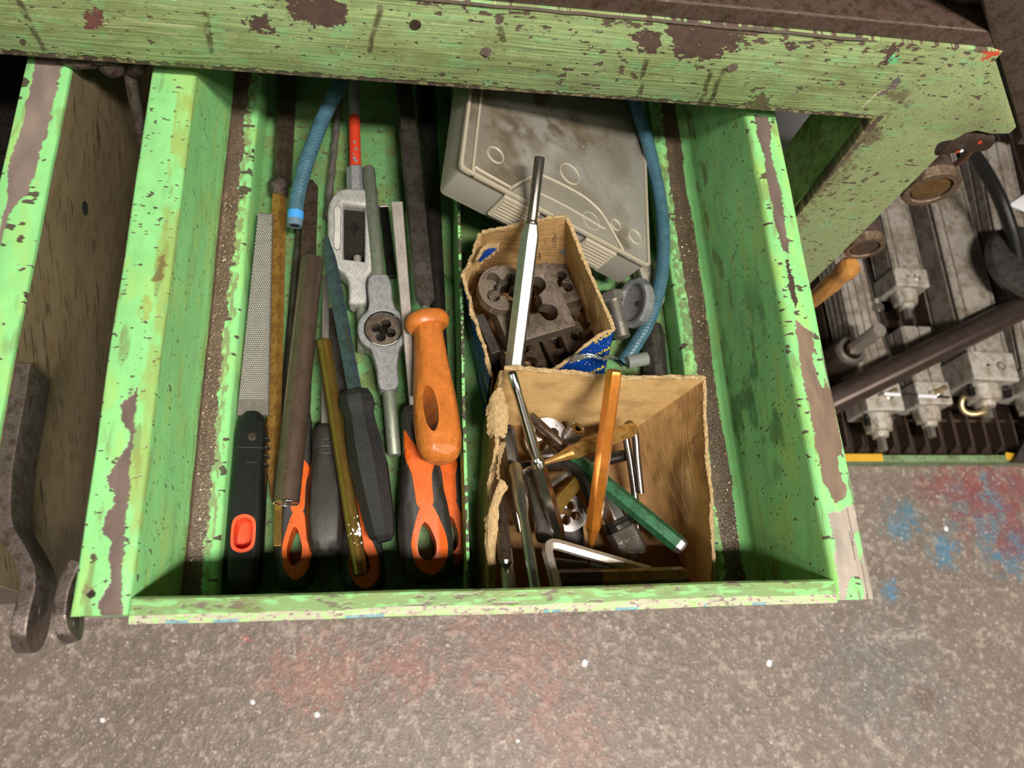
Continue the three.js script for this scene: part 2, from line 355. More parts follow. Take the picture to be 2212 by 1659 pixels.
const skinned = (geo, W, H, fn, { rough = 0.42, bump = 0.0006 } = {}) => { // paint a swept profile: fn(z, x, y, o, arc)
  const { arc, total, poly, z0, z1 } = geo.userData;
  const [t, b] = bake(W, H, (u, v, o) => {
    const s = v * total; let i = 1; while (i < arc.length - 1 && arc[i] < s) i++;
    const q = clamp((s - arc[i - 1]) / (arc[i] - arc[i - 1] || 1));
    fn(lerp(z0, z1, u), lerp(poly[i - 1][0], poly[i][0], q), lerp(poly[i - 1][1], poly[i][1], q), o, s);
  });
  const m = new THREE.MeshPhysicalMaterial({ map: t, bumpMap: b, bumpScale: bump, roughness: rough, metalness: 0 });
  return m;
};
const ccw = p => { let a = 0; p.forEach((q, i) => { const r = p[(i + 1) % p.length]; a += q[0] * r[1] - r[0] * q[1]; }); return a < 0 ? p.slice().reverse() : p; };
// repeating green for surfaces without marks of their own
const [GREENTEX, GREENTEX_H] = bake(512, 512, (u, v, o) => {
  const l = tfbm(u, v, 4, 5), k = tfbm(u + 0.3, v + 0.6, 32, 3), b = 0.9 + 0.16 * (l - 0.5) + 0.1 * (k - 0.5);
  o[0] = GREEN[0] * b * 0.8; o[1] = GREEN[1] * b * 0.8; o[2] = GREEN[2] * b * 0.8; o[3] = 0.6;
  mix3(o, OLIVE, 0.62 * sstep(0.4, 0.66, 0.6 * tfbm(u + 0.7, v + 0.2, 16, 4) + 0.4 * tfbm(u, v + 0.4, 128, 2)));
  const c = tfbm(u + 0.1, v + 0.9, 64, 2); if (c > 0.78) { mix3(o, BROWN_DK, 0.7); o[3] = 0.3; }
}, true);
M.greenIn = new THREE.MeshPhysicalMaterial({ map: sized(GREENTEX, 0.18), bumpMap: sized(GREENTEX_H, 0.18), bumpScale: 0.0004, roughness: 0.42 });
M.greenIn.name = 'drawer_green';

// ---------------------------------------------------------------- the workshop room
const ROOM = { x0: -4.2, x1: 4.2, z0: -3.2, z1: 5.2, h: 2.8, t: 0.2 };
{
  // floor: the stretch round the bench carries its own stains; the rest repeats a speckle
  const X0 = -0.66, X1 = 1.46, Z0 = -0.5, Z1 = 0.42;
  const blotch = [[[0.181, -0.0532], 0.1, C(176, 104, 92), 0.26], [[-0.1841, -0.0799], 0.01, C(190, 92, 84), 0.8], [[-0.0901, -0.0209], 0.07, C(176, 110, 94), 0.4], [[0.2625, 0.0489], 0.09, C(178, 110, 98), 0.26], [[0.0357, -0.0339], 0.05, C(182, 104, 92), 0.34],
    [[1.0158, -0.2465], 0.09, C(84, 128, 156), 0.62], [[1.034, -0.1761], 0.05, C(76, 128, 160), 0.6], [[0.7968, -0.1219], 0.02, C(80, 130, 166), 0.75], [[0.8464, -0.2251], 0.04, C(70, 130, 165), 0.55], [[0.9103, -0.1784], 0.03, C(66, 130, 170), 0.6], [[1.0584, -0.2701], 0.12, C(138, 66, 64), 0.6], [[0.9482, -0.287], 0.06, C(138, 60, 60), 0.4], [[0.7675, 0.0018], 0.12, C(100, 124, 142), 0.18],
    [[-0.2851, 0.0052], 0.05, C(110, 96, 84), 0.5], [[0.8195, 0.0437], 0.022, C(104, 88, 78), 0.7]];
  const scuff = [[[0.7119, 0.0773], [0.7546, 0.135]], [[0.7318, -0.0468], [0.8436, -0.0498]], [[0.9424, -0.0535], [0.9925, -0.0271]], [[0.5769, 0.0891], [0.5918, 0.1258]]];
  const [ft, fh] = bake(2048, 888, (u, v, o) => {
    const x = lerp(X0, X1, u), z = lerp(Z0, Z1, v);
    const l = fbm(x * 9, z * 9, 4), k = fbm(x * 130, z * 130, 3), n = noise(x * 620, z * 620), m = fbm(x * 46 + 9, z * 46, 3);
    const b = 0.98 + 0.12 * (l - 0.5) + 0.22 * (k - 0.5) + 0.08 * (n - 0.5);
    o[0] = 0.5 * b; o[1] = 0.452 * b; o[2] = 0.412 * b;
    if (k > 0.6) mix3(o, C(176, 164, 152), 0.5 * sstep(0.6, 0.74, k));
    if (m < 0.33) mix3(o, C(104, 94, 86), 0.35 * sstep(0.33, 0.22, m));
    for (const [c, r, col, a] of blotch) {
      const d = Math.hypot(x - c[0], z - c[1]) / r; if (d > 1.5) continue;
      const f = 0.55 * fbm(x * 60 + c[0] * 50, z * 60, 3) + 0.5 * fbm(x * 330, z * 330, 3);
      mix3(o, col, a * sstep(0.5, 0.7, f + 0.22 * (1 - d)) * sstep(1.5, 0.7, d));
    }
    for (const [a, c] of scuff) { const d = distSeg(x + 0.006 * (k - 0.5), z, a, c); if (d < 0.012) mix3(o, C(190, 180, 170), 0.55 * sstep(0.011, 0.002, d) * sstep(0.4, 0.62, fbm(x * 260, z * 260, 2))); }
    const s = fbm(x * 420 + 3, z * 420 + 8, 2); if (s > 0.79) mix3(o, C(214, 204, 194), 0.8);
    o[3] = 0.5 + 0.5 * (k - 0.5) + 0.3 * (n - 0.5);
  });
  const [st, sh] = bake(512, 512, (u, v, o) => {
    const l = tfbm(u, v, 8, 4), k = tfbm(u, v, 64, 3), b = 0.93 + 0.2 * (l - 0.5) + 0.3 * (k - 0.5);
    o[0] = 0.535 * b; o[1] = 0.475 * b; o[2] = 0.43 * b; if (k > 0.62) mix3(o, C(180, 168, 156), 0.5); o[3] = k;
  }, true);
  const fm = new THREE.MeshPhysicalMaterial({ map: ft, bumpMap: fh, bumpScale: 0.002, roughness: 0.5 });
  const rest = new THREE.MeshPhysicalMaterial({ map: sized(st, 0.8), roughness: 0.5 });
  const slab = (x0, x1, z0, z1, own) => {
    const g = new THREE.BoxGeometry(x1 - x0, 0.2, z1 - z0).toNonIndexed(); g.translate((x0 + x1) / 2, -0.1, (z0 + z1) / 2);
    const p = g.attributes.position, uv = g.attributes.uv;
    for (let i = 0; i < p.count; i++) own ? uv.setXY(i, (p.getX(i) - X0) / (X1 - X0), (p.getZ(i) - Z0) / (Z1 - Z0)) : uv.setXY(i, p.getX(i), p.getZ(i));
    return g;
  };
  const a = slab(X0, X1, Z0, Z1, true), R = ROOM;
  const b = join([slab(R.x0, X0, R.z0, R.z1), slab(X1, R.x1, R.z0, R.z1), slab(X0, X1, R.z0, Z0), slab(X0, X1, Z1, R.z1)]);
  const g = mergeGeometries([a, b], true);
  const fl = struct('floor', g, [fm, rest]);
  tag(fl, 'grimy grey-brown concrete floor with white flecks, red stains and blue paint patches', 'floor');
  const T = R.t, W = R.x1 - R.x0, D = R.z1 - R.z0, H = R.h;
  struct('ceiling', moved(boxUV(new THREE.BoxGeometry(W + 2 * T, T, D + 2 * T)), 0, H + T / 2, (R.z0 + R.z1) / 2), M.screed);
  struct('wall_back', moved(boxUV(new THREE.BoxGeometry(W + 2 * T, H, T)), 0, H / 2, R.z0 - T / 2), M.screed);
  struct('wall_front', moved(boxUV(new THREE.BoxGeometry(W + 2 * T, H, T)), 0, H / 2, R.z1 + T / 2), M.screed);
  struct('wall_left', moved(boxUV(new THREE.BoxGeometry(T, H, D)), R.x0 - T / 2, H / 2, (R.z0 + R.z1) / 2), M.screed);
  struct('wall_right', moved(boxUV(new THREE.BoxGeometry(T, H, D)), R.x1 + T / 2, H / 2, (R.z0 + R.z1) / 2), M.screed);
}
LAMPS.forEach(([x, y, z, w, d, I], i) => {
  const g = thing('ceiling_lamp', ['long white ceiling lamp hung right above the open drawer', 'long white ceiling lamp in the second row behind the drawer', 'unseen ceiling lamp added for fill light over the floor past the iron pull bar', 'unseen ceiling lamp added for fill light over the air cylinders'][i], 'lamp', [x, y, z], 'workshop ceiling lamps');
  mesh('housing', moved(rbox(w + 0.06, 0.06, d + 0.04, 0.01), 0, 0.04, 0), M.lampBody, g);
  for (const s of [-1, 1]) mesh('hanger', moved(boxUV(new THREE.CylinderGeometry(0.006, 0.006, 0.12, 8)), s * w * 0.4, 0.125, 0), M.lampBody, g);
  const glow = new THREE.MeshStandardMaterial({ color: 0xffffff, emissive: 0xfff1dd, emissiveIntensity: 3, roughness: 0.6 });
  mesh('diffuser', moved(boxUV(new THREE.BoxGeometry(w, 0.02, d)), 0, 0.0, 0), glow, g);
  const L = new THREE.RectAreaLight(0xfff7ee, I, w, d); L.position.set(0, -0.014, 0); L.lookAt(x, -10, z); g.add(L);
  L.rotation.set(-Math.PI / 2, 0, 0);
});

// ---------------------------------------------------------------- the green workbench frame
{
  const g = thing('workbench', 'heavy green steel workbench frame with chipped paint, front beam above the open drawer', 'workbench', [0, 0, 0]);
  const X0 = -0.42, X1 = 0.56, Y0 = 0.42, Y1 = 0.82;
  const OL = C(146, 166, 114), OL2 = C(134, 148, 98), OLG = C(128, 186, 128), DK = C(84, 66, 60);
  const patches = [[smooth([[0.1833, 0.7961], [0.2025, 0.7974], [0.2356, 0.7979], [0.2403, 0.7795], [0.2214, 0.7665], [0.2044, 0.7655], [0.1928, 0.7786]], 40), DK], [smooth([[0.1638, 0.7859], [0.1799, 0.7868], [0.1851, 0.7714], [0.1739, 0.7693]], 24), DK],
    [smooth([[-0.1942, 0.7616], [-0.1836, 0.7646], [-0.1889, 0.75], [-0.1954, 0.7493]], 24), C(112, 70, 66)], [smooth([[-0.0939, 0.7671], [-0.0801, 0.7725], [-0.0787, 0.761], [-0.0911, 0.7569]], 24), DK], [smooth([[-0.0655, 0.7871], [-0.0309, 0.7892], [-0.0302, 0.7715], [-0.0438, 0.7677], [-0.0612, 0.7727]], 30), DK],
    [smooth([[0.3497, 0.7958], [0.3572, 0.7953], [0.3588, 0.779], [0.3553, 0.7717], [0.3517, 0.7815]], 24), DK], [smooth([[0.3715, 0.7566], [0.378, 0.767], [0.3805, 0.7576], [0.3778, 0.7498], [0.3737, 0.7453]], 24), C(108, 98, 100)], [smooth([[0.2747, 0.7314], [0.2803, 0.7396], [0.288, 0.725], [0.2774, 0.7197]], 24), C(96, 84, 60)],
    [smooth([[0.272, 0.786], [0.2807, 0.7861], [0.2819, 0.7819], [0.2734, 0.7819]], 20), DK]];
  const runs = [[[-0.0081, 0.7881], [-0.0139, 0.7497]], [[0.2318, 0.7539], [0.236, 0.7223]], [[0.2402, 0.7594], [0.2435, 0.7204]], [[0.18, 0.7664], [0.1855, 0.7247]], [[-0.2289, 0.7668], [-0.2304, 0.722]], [[-0.1178, 0.7702], [-0.1211, 0.7381]], [[0.0721, 0.7797], [0.0762, 0.7688]]];
  const [bt, bh] = bake(2048, 836, (u, v, o) => {
    const x = lerp(X0, X1, u), y = lerp(Y0, Y1, v);
    const leg = sstep(0.365, 0.39, x - 0.25 * Math.max(0, y - 0.72)), stroke = fbm(x * 22 + 3, y * 900 + 4 * fbm(x * 14, y * 60, 2), 3), l = fbm(x * 30, y * 60, 4), k = fbm(x * 240, y * 260, 3);
    o[0] = OL[0]; o[1] = OL[1]; o[2] = OL[2];
    mix3(o, OL2, sstep(0.4, 0.7, l)); mix3(o, C(150, 164, 116), 0.7 * leg); mix3(o, OLG, 0.5 * sstep(0.6, 0.76, fbm(x * 70 + 9, y * 130, 4)));
    const b = 1 + (1 - leg) * 0.3 * (stroke - 0.5) + 0.12 * (k - 0.5); o[0] *= b; o[1] *= b; o[2] *= b;
    o[3] = 0.55 + (1 - leg) * 0.4 * (stroke - 0.5) + 0.1 * k;
    // flecks of lost paint, thickest along the top and bottom arris
    const low = sstep(0.0055, 0.0, y - 0.7205 - 0.004 * (fbm(x * 260, 2, 3) - 0.35)), top = sstep(0.03, 0.0, 0.798 - y), n = fbm(x * 170, y * 300, 4), n2 = fbm(x * 420 + 2, y * 520, 3);
    if (n > 0.765 - 0.15 * top * (0.3 + l) - 0.1 * sstep(0.5, 0.7, fbm(x * 13 + 3, y * 20 + 5, 3)) || n2 > 0.82) { mix3(o, DK, 0.85); o[3] = 0.3; }
    if (x < 0.39 && low > 0.4) { mix3(o, k > 0.56 ? C(150, 140, 104) : DK, 0.9); o[3] = 0.25; }
    const w = warp(x, y, 0.012, 260), w3 = warp(x, y, 0.004, 800); w[0] += w3[0]; w[1] += w3[1];
    for (const [p, c] of patches) if (inPoly(x + w[0], y + w[1], p)) { const t = 0.85 + 0.3 * k; o[0] = c[0] * t; o[1] = c[1] * t; o[2] = c[2] * t; o[3] = 0.28; }
    for (const [a, c] of runs) { const d = distSeg(x + 0.004 * (l - 0.5), y, a, c); if (d < 0.0028) mix3(o, C(70, 62, 42), 0.75 * sstep(0.0027, 0.001, d) * sstep(0.25, 0.6, fbm(x * 300, y * 200, 3))); }
    for (const [a, c] of [[[-0.1712, 0.7597], [-0.1274, 0.7584]], [[-0.1839, 0.7544], [-0.1406, 0.7506]]]) { const d = distSeg(x, y, a, c); if (d < 0.002) mix3(o, C(196, 196, 160), 0.75 * sstep(0.002, 0.0006, d) * sstep(0.35, 0.6, fbm(x * 40, y * 1600, 2))); }
    if (distSeg(x, y, [0.3663, 0.732], [0.3687, 0.7488]) < 0.0006 || distSeg(x, y, [0.3687, 0.7488], [0.3731, 0.7523]) < 0.0006) mix3(o, C(214, 204, 170), 0.9);
    if (Math.hypot(x + w[0] - [0.3626, 0.7817][0], (y + w[1] - [0.3626, 0.7817][1]) * 1.6) < 0.0045) mix3(o, C(96, 196, 140), 0.8);
    if (Math.hypot((x + w[0] - [0.4305, 0.7927][0]) * 0.6, y + w[1] - [0.4305, 0.7927][1]) < 0.0035) mix3(o, C(190, 70, 44), 0.9);
    const sp = noise(x * 900, y * 900); if (leg > 0.5 && sp > 0.9) mix3(o, C(64, 70, 40), 0.6); if (fbm(x * 700 + 7, y * 700, 2) > 0.86) mix3(o, C(214, 204, 150), 0.9);
    const dw = distSeg(x, y, [0.3935, 0.44], [0.3905, 0.745]); if (dw < 0.016) mix3(o, C(104, 92, 68), 0.75 * sstep(0.5, 0.72, fbm(x * 60, y * 60, 3) * 0.6 + fbm(x * 300, y * 300, 3) * 0.45 + 0.16 * (1 - dw / 0.012)));
  });
  const face = new THREE.MeshPhysicalMaterial({ map: bt, bumpMap: bh, bumpScale: 0.0012, roughness: 0.45 }); face.name = 'olive_paint';
  const plateShape = shape([[-0.62, 0.722], [-0.3, 0.7195], [-0.0469, 0.7201], [0.2097, 0.7206], [0.3828, 0.7201], [0.3895, 0.6], [0.394, 0.02], [0.474, 0.02], [0.474, 0.5], [0.4739, 0.518], [0.4698, 0.6888], [0.469, 0.7028], [0.4724, 0.7115], [0.4803, 0.7152], [0.4953, 0.7125], [0.511, 0.7147], [0.5107, 0.7228], [0.4374, 0.7898], [0.437, 0.798], [-0.62, 0.798]]);
  const pg = new THREE.ExtrudeGeometry(plateShape, { depth: 0.009, bevelEnabled: true, bevelThickness: 0.001, bevelSize: 0.001, bevelOffset: -0.001, bevelSegments: 2 });
  pg.translate(0, 0, -0.413 - 0.010);
  const pc = toCreasedNormals(pg, 0.5), pp = pc.attributes.position, pu = pc.attributes.uv;
  for (let i = 0; i < pp.count; i++) pu.setXY(i, (pp.getX(i) - X0) / (X1 - X0), (pp.getY(i) - Y0) / (Y1 - Y0));
  mesh('front_plate', pc, face, g);
  const sideOlive = mat('side_green', 0x92a672, { rough: 0.45, tex: gr, size: 0.12 });  // same olive paint as the front plate
  mesh('leg_side', moved(rbox(0.009, 0.7, 0.066, 0.001), 0.3935, 0.37, -0.4565), sideOlive, g);
  mesh('beam_flange', moved(rbox(1.1, 0.009, 0.1, 0.001), -0.07, 0.7265, -0.4735), sideOlive, g);
  // thick dark table slab on the beam, with a worn bright arris
  const slabM = mat('oily_brown_top', 0x5e4c44, { rough: 0.36, metal: 0.15, tex: gr, size: 0.09, bump: 0.0006 });
  mesh('table_top', moved(rbox(1.28, 0.014, 0.62, 0.002, 3), -0.2, 0.8051, -0.7255), slabM, g);
  const arris = mat('worn_arris', 0xa4948a, { rough: 0.4, metal: 0.5, tex: gr, size: 0.015, bump: 0.001 });
  mesh('worn_edge', tube(Array.from({ length: 30 }, (_, i) => [lerp(-0.1, 0.38, i / 29), 0.8112 + rr(-0.0003, 0.0003), -0.4167 + rr(-0.0003, 0.0003)]), 0.0009, 90, 8), arris, g);
  mesh('worn_edge', tube(Array.from({ length: 30 }, (_, i) => [lerp(-0.02, 0.33, i / 29), 0.798 + rr(-0.0004, 0.0004), -0.4125 + rr(-0.0003, 0.0003)]), 0.001, 90, 8), arris, g);
  for (const p of [[0.0158, 0.7766], [0.0653, 0.7583], [0.2451, 0.7622]]) mesh('rivet', moved(lathe([[0, 0.0016], [0.0026, 0.0013], [0.0038, 0.0003], [0.004, -0.002], [0, -0.002]], 18), p[0], p[1], -0.4125, Math.PI / 2), p[0] < 0.05 ? M.brownSteel : arris, g);
  // welds and greasy lumps below the beam, at the runner between the drawers
  const lump = (x, y, z, r, sx = 1, sy = 1) => { const s = new THREE.IcosahedronGeometry(r, 3), q = s.attributes.position; for (let i = 0; i < q.count; i++) { const k = 0.75 + 0.5 * fbm(q.getX(i) * 140 + x * 90, q.getY(i) * 140 + q.getZ(i) * 90, 3); q.setXYZ(i, q.getX(i) * k * sx, q.getY(i) * k * sy, q.getZ(i) * k); } s.computeVertexNormals(); return moved(boxUV(s), x, y, z); };
  mesh('drawer_runner', join([moved(rbox(0.055, 0.02, 0.03, 0.003), -0.2, 0.708, -0.444), lump(-0.214, 0.707, -0.43, 0.012, 1.3, 0.7), lump(-0.196, 0.704, -0.427, 0.01), lump(-0.182, 0.702, -0.43, 0.008, 1, 1.4), lump(-0.2, 0.713, -0.424, 0.007, 2, 0.6)]), M.greasy, g);
  mesh('runner_stay', tube([[-0.188, 0.70, -0.435], [-0.19, 0.66, -0.42], [-0.197, 0.56, -0.40], [-0.2, 0.45, -0.39]], 0.0045, 30, 8), M.iron, g);
}
// dark upright plate at the end of the beam and the small bracket under it
{
  const g = thing('end_plate', 'dark brown grimy steel plate standing against the end of the green beam', 'plate', [0.55, 0.5, -0.46]);
  const s = [[0.3682, 0.8582], [0.4192, 0.8078], [0.4454, 0.786], [0.5065, 0.7298], [0.527, 0.7097], [0.53, 0.7], [0.58, 0.7], [0.58, 0.95], [0.55, 0.95]].map(q => [q[0] - 0.55, q[1] - 0.5]);
  mesh('plate', moved(extr(s, 0.22, 0.003), 0, 0, -0.064), M.greasy2 = mat('speckled_brown_iron', 0x5a4a42, { rough: 0.5, metal: 0.2, tex: gr, size: 0.07, bump: 0.0008 }), g);
  const c = thing('clamp_foot', 'rounded dark clamp foot lying on the oily table top', 'clamp', [0.385, 0.813, -0.468]);
  mesh('foot', moved(extr(smooth([[-0.05, -0.05], [-0.03, 0.015], [0.005, 0.034], [0.045, 0.03], [0.06, 0.0], [0.055, -0.06], [0, -0.07]], 40), 0.03, 0.008, { seg: 4 }), 0, 0.015, 0, Math.PI / 2), M.greasy2, c);
  const b = thing('bracket', 'small dark bracket with flecks of red paint under the beam end', 'bracket', [0.485, 0.695, -0.425]);
  mesh('lug', moved(extr(smooth([[-0.03, 0.004], [-0.012, 0.012], [0.02, 0.012], [0.024, -0.004], [0.002, -0.008], [-0.02, -0.016]], 30), 0.024, 0.003), 0, 0, 0), M.greasy, b);
  for (const [x, y, r, m] of [[0.008, 0.007, 0.0018, M.red], [0.0, -0.005, 0.0016, M.paper], [-0.003, -0.0065, 0.0014, M.red]]) mesh('paint_fleck', moved(lathe([[0, 0.0006], [r, 0.0002], [r, -0.0008], [0, -0.0008]], 12), x, y, 0.0125, Math.PI / 2), m, b);
}

// ---------------------------------------------------------------- the open drawer
const RIM = 0.70, LEDGE = 0.585, FLOOR = 0.55, BACK = -0.66;
{
  const g = thing('tool_drawer', 'pulled-out green sheet-metal drawer full of hand tools, paint worn off its rims', 'drawer', [0, 0, 0]);
  const wearL = [[[[-0.1507, -0.182], [-0.1584, -0.1711], [-0.1566, -0.1613], [-0.1511, -0.1482], [-0.1551, -0.1368], [-0.1608, -0.1255], [-0.1571, -0.1167], [-0.1546, -0.1095], [-0.1585, -0.1009], [-0.1583, -0.0916], [-0.1544, -0.0889], [-0.1548, -0.0785], [-0.1508, -0.0707], [-0.1531, -0.0606], [-0.1553, -0.0519], [-0.1534, -0.0449], [-0.141, -0.0446], [-0.1452, -0.0667], [-0.146, -0.0848], [-0.1473, -0.1089], [-0.1487, -0.1311], [-0.1493, -0.1482], [-0.1499, -0.1688]], BROWN]];
  const stainL = [[smooth([[-0.1475, -0.2718], [-0.1421, -0.2669], [-0.143, -0.2566], [-0.1488, -0.258]], 24), C(108, 92, 58)], [smooth([[-0.1557, -0.2443], [-0.1501, -0.2445], [-0.1506, -0.2248], [-0.1551, -0.2279]], 24), C(150, 160, 80)], [smooth([[-0.1632, -0.0621], [-0.1582, -0.0607], [-0.1588, -0.0565], [-0.1642, -0.0571]], 24), C(120, 110, 80)]];
  const polyL = ccw(filleted([[-0.17, 0.552], [-0.17, RIM], [-0.139, RIM], [-0.139, LEDGE], [-0.1165, LEDGE], [-0.115, FLOOR - 0.004], [-0.15, FLOOR - 0.004]], [0, 0.003, 0.005, 0.004, 0.005, 0.0, 0]));
  const gl = profileSweep(polyL, BACK, -0.047, 70, 0.0022);
  const tuck = (geo, y0, zt) => { const p = geo.attributes.position; for (let i = 0; i < p.count; i++) if (p.getY(i) < y0 && p.getZ(i) > zt) p.setZ(i, zt); };
  tuck(gl, RIM - 0.008, -0.06);
  mesh('side_panel', gl, skinned(gl, 2048, 512, (z, x, y, o) => {
    greenBase(x + y, z, o, y > RIM - 0.004 ? 0.5 : 0.15);
    if (y > RIM - 0.004) {
      chips(x, z, o, 0.25);
      const k = fbm(x * 240, z * 70, 3); if (x > -0.15) mix3(o, C(150, 150, 70), 0.5 * sstep(0.45, 0.66, fbm(x * 120 + 3, z * 40, 3)));
      const w = warp(x, z, 0.01, 160); for (const [p, c] of stainL) if (inPoly(x + w[0], z + w[1], p)) mix3(o, c, 0.75 * sstep(0.3, 0.55, k));
      bare(x, z, o, wearL, 0.004);
      if (x > -0.1655 && Math.hypot(x - [-0.1604, -0.0588][0], z - [-0.1604, -0.0588][1]) < 0.0022) { mix3(o, C(44, 36, 30), 1); o[3] = 0; }
    } else if (x > -0.1415 && y > LEDGE + 0.0035) { chips(x + y, z, o, 0.02); mix3(o, C(120, 140, 80), 0.6 * sstep(0.02, 0.0, y - LEDGE - 0.006 * fbm(z * 60, 3, 3)) * sstep(0.35, 0.6, fbm(y * 200, z * 80, 3))); }
    else if (y > LEDGE - 0.003 && x > -0.14) {
      const e = -0.1265 + 0.006 * (fbm(z * 38, 2, 4) - 0.5) + 0.004 * (fbm(z * 240, 8, 2) - 0.5);
      if (x < e) grit(x, z, o); else { if (x < e + 0.006) mix3(o, C(120, 120, 84), 0.7 * sstep(0.35, 0.6, fbm(x * 500, z * 160, 3))); chips(x, z, o, 0.55, 200); }
    }
  }), g);
  // far side
  const wearR = [[[[0.2942, -0.4264], [0.3053, -0.4255], [0.3047, -0.4033], [0.3003, -0.3917], [0.3016, -0.3762], [0.3032, -0.3502], [0.3018, -0.3166], [0.2999, -0.2982], [0.295, -0.3], [0.294, -0.3328], [0.2925, -0.3625], [0.2947, -0.3868], [0.2918, -0.4023]], BROWN],
    [[[0.2962, -0.292], [0.2987, -0.2913], [0.299, -0.257], [0.2962, -0.25], [0.2945, -0.2606]], BROWN_DK], [[[0.2943, -0.2417], [0.3009, -0.2363], [0.3063, -0.2301], [0.3064, -0.2162], [0.3057, -0.2017], [0.313, -0.1849], [0.3124, -0.1651], [0.3113, -0.1466], [0.3085, -0.1236], [0.3085, -0.1108], [0.2974, -0.1062], [0.2915, -0.1199], [0.2917, -0.1399], [0.2926, -0.1565], [0.2927, -0.1804], [0.2928, -0.205]], C(120, 102, 86)],
    [[[0.2953, -0.1811], [0.3127, -0.1835], [0.3117, -0.1583], [0.2955, -0.1606]], GREY_BARE], [[[0.2919, -0.0991], [0.2998, -0.1015], [0.3156, -0.106], [0.3145, -0.0858], [0.3137, -0.0617], [0.313, -0.0397], [0.2881, -0.0396], [0.2893, -0.0622], [0.2914, -0.0801]], C(160, 150, 138)]];
  const keepR = [smooth([[0.308, -0.0865], [0.3114, -0.0871], [0.3111, -0.0767], [0.3075, -0.0662], [0.3072, -0.0768]], 20), smooth([[0.2989, -0.0567], [0.3047, -0.0565], [0.3041, -0.042], [0.2931, -0.0417]], 20), smooth([[0.3068, -0.1383], [0.3096, -0.1383], [0.3102, -0.1188], [0.3075, -0.1188]], 20), smooth([[0.3032, -0.2161], [0.3064, -0.2143], [0.3079, -0.1911], [0.3057, -0.1876]], 20)];
  const polyR = ccw(filleted([[0.313, 0.552], [0.313, RIM], [0.285, RIM], [0.288, LEDGE], [0.2535, LEDGE], [0.256, FLOOR - 0.004], [0.29, FLOOR - 0.004]], [0, 0.003, 0.006, 0.012, 0.008, 0, 0]));
  const gR = profileSweep(polyR, BACK, -0.043, 70, 0.0022);
  tuck(gR, RIM - 0.008, -0.06);
  mesh('side_panel', gR, skinned(gR, 2048, 512, (z, x, y, o) => {
    greenBase(x + y, z, o, y > RIM - 0.004 ? 0.4 : 0.15);
    if (y > RIM - 0.004) {
      mix3(o, C(138, 176, 84), 0.5 * sstep(0.4, 0.7, fbm(x * 130, z * 60, 3)) * sstep(0.296, 0.288, x)); chips(x, z, o, 0.5, 300);
      const w = warp(x, z, 0.003, 240); let keep = false; for (const p of keepR) keep = keep || inPoly(x + w[0], z + w[1], p);
      if (!keep) bare(x, z, o, wearR, 0.004);
      if (x > 0.3) { const s = fbm(x * 900, z * 26, 3); if (s > 0.7 && z > -0.3) mix3(o, BROWN, 0.8); }
    } else if (x < 0.292 && y > LEDGE + 0.006) {
      chips(x + y, z, o, 0.04);
      const s = fbm(y * 60, z * 36 + 4, 4); mix3(o, C(52, 84, 52), 0.5 * sstep(0.56, 0.72, s) * sstep(-0.34, -0.22, z) * sstep(-0.1, -0.18, z)); mix3(o, C(96, 84, 50), 0.6 * sstep(0.58, 0.7, fbm(y * 90 + 5, z * 30 + 1, 4)) * sstep(0.65, 0.6, y));
    } else if (y > LEDGE - 0.009 && x < 0.292) {
      const e = 0.2645 + 0.005 * (fbm(z * 34 + 5, 2, 4) - 0.5) + 0.003 * (fbm(z * 260, 4, 2) - 0.5);
      if (x > e && x < 0.2795 + 0.004 * (fbm(z * 44, 9, 3) - 0.5)) grit(x, z, o); else if (x <= e) { if (x > e - 0.008) mix3(o, C(104, 116, 76), 0.7 * sstep(0.35, 0.58, fbm(x * 420, z * 200, 3))); chips(x, z, o, 0.5, 180); }
    }
  }), g);
  // front panel with its folded rim
  const polyF = ccw([[-0.0565, FLOOR - 0.004], [-0.0565, RIM - 0.002], [-0.055, RIM], [-0.043, RIM], [-0.0415, RIM - 0.0012], [-0.0425, RIM - 0.004], [-0.0535, RIM - 0.004], [-0.0545, FLOOR - 0.004]].map(q => [q[0], q[1]]));
  const gf = profileSweep(polyF, -0.2865, 0.1385, 70, 0.0012);
  const fm = skinned(gf, 2048, 768, (across, z, y, o) => {
    const x = -across;
    greenBase(z + y, x, o, 0.8); const k = fbm(x * 110, z * 420, 4), n = fbm(x * 330, z * 900, 3);
    mix3(o, C(112, 126, 78), 0.7); if (k > 0.56) mix3(o, GREEN, 0.7 * sstep(0.56, 0.7, k)); if (k < 0.34) { mix3(o, BROWN, 0.8 * sstep(0.34, 0.28, k)); o[3] = 0.3; }
    const e = -0.0465 + 0.002 * (fbm(x * 40, 3, 3) - 0.5);
    if (z > e && y > RIM - 0.005) { mix3(o, C(186, 174, 160), 0.85); if (n > 0.56) mix3(o, C(160, 206, 130), 0.8); if (z > -0.0432 && fbm(x * 60 + 4, 3, 3) > 0.58) mix3(o, C(96, 150, 176), 0.7); if (n < 0.3) mix3(o, BROWN, 0.7); }
  });
  gf.applyMatrix4(new THREE.Matrix4().makeBasis(V(0, 0, 1), V(0, 1, 0), V(-1, 0, 0)));
  mesh('front_panel', gf, fm, g);
  mesh('drawer_floor', moved(rbox(0.3715, 0.004, -0.055 - BACK, 0.0005), 0.0695, FLOOR - 0.002, (BACK - 0.055) / 2), M.greenIn, g);
  mesh('back_panel', moved(rbox(0.46, 0.15, 0.003, 0.0005), 0.071, 0.625, BACK + 0.003), M.greenIn, g);
  // thin divider between the two bays
  const gd = profileSweep(ccw([[0.0595, FLOOR], [0.0595, 0.6], [0.0619, 0.6], [0.0619, FLOOR]]), BACK + 0.005, -0.057, 60, 0.002);
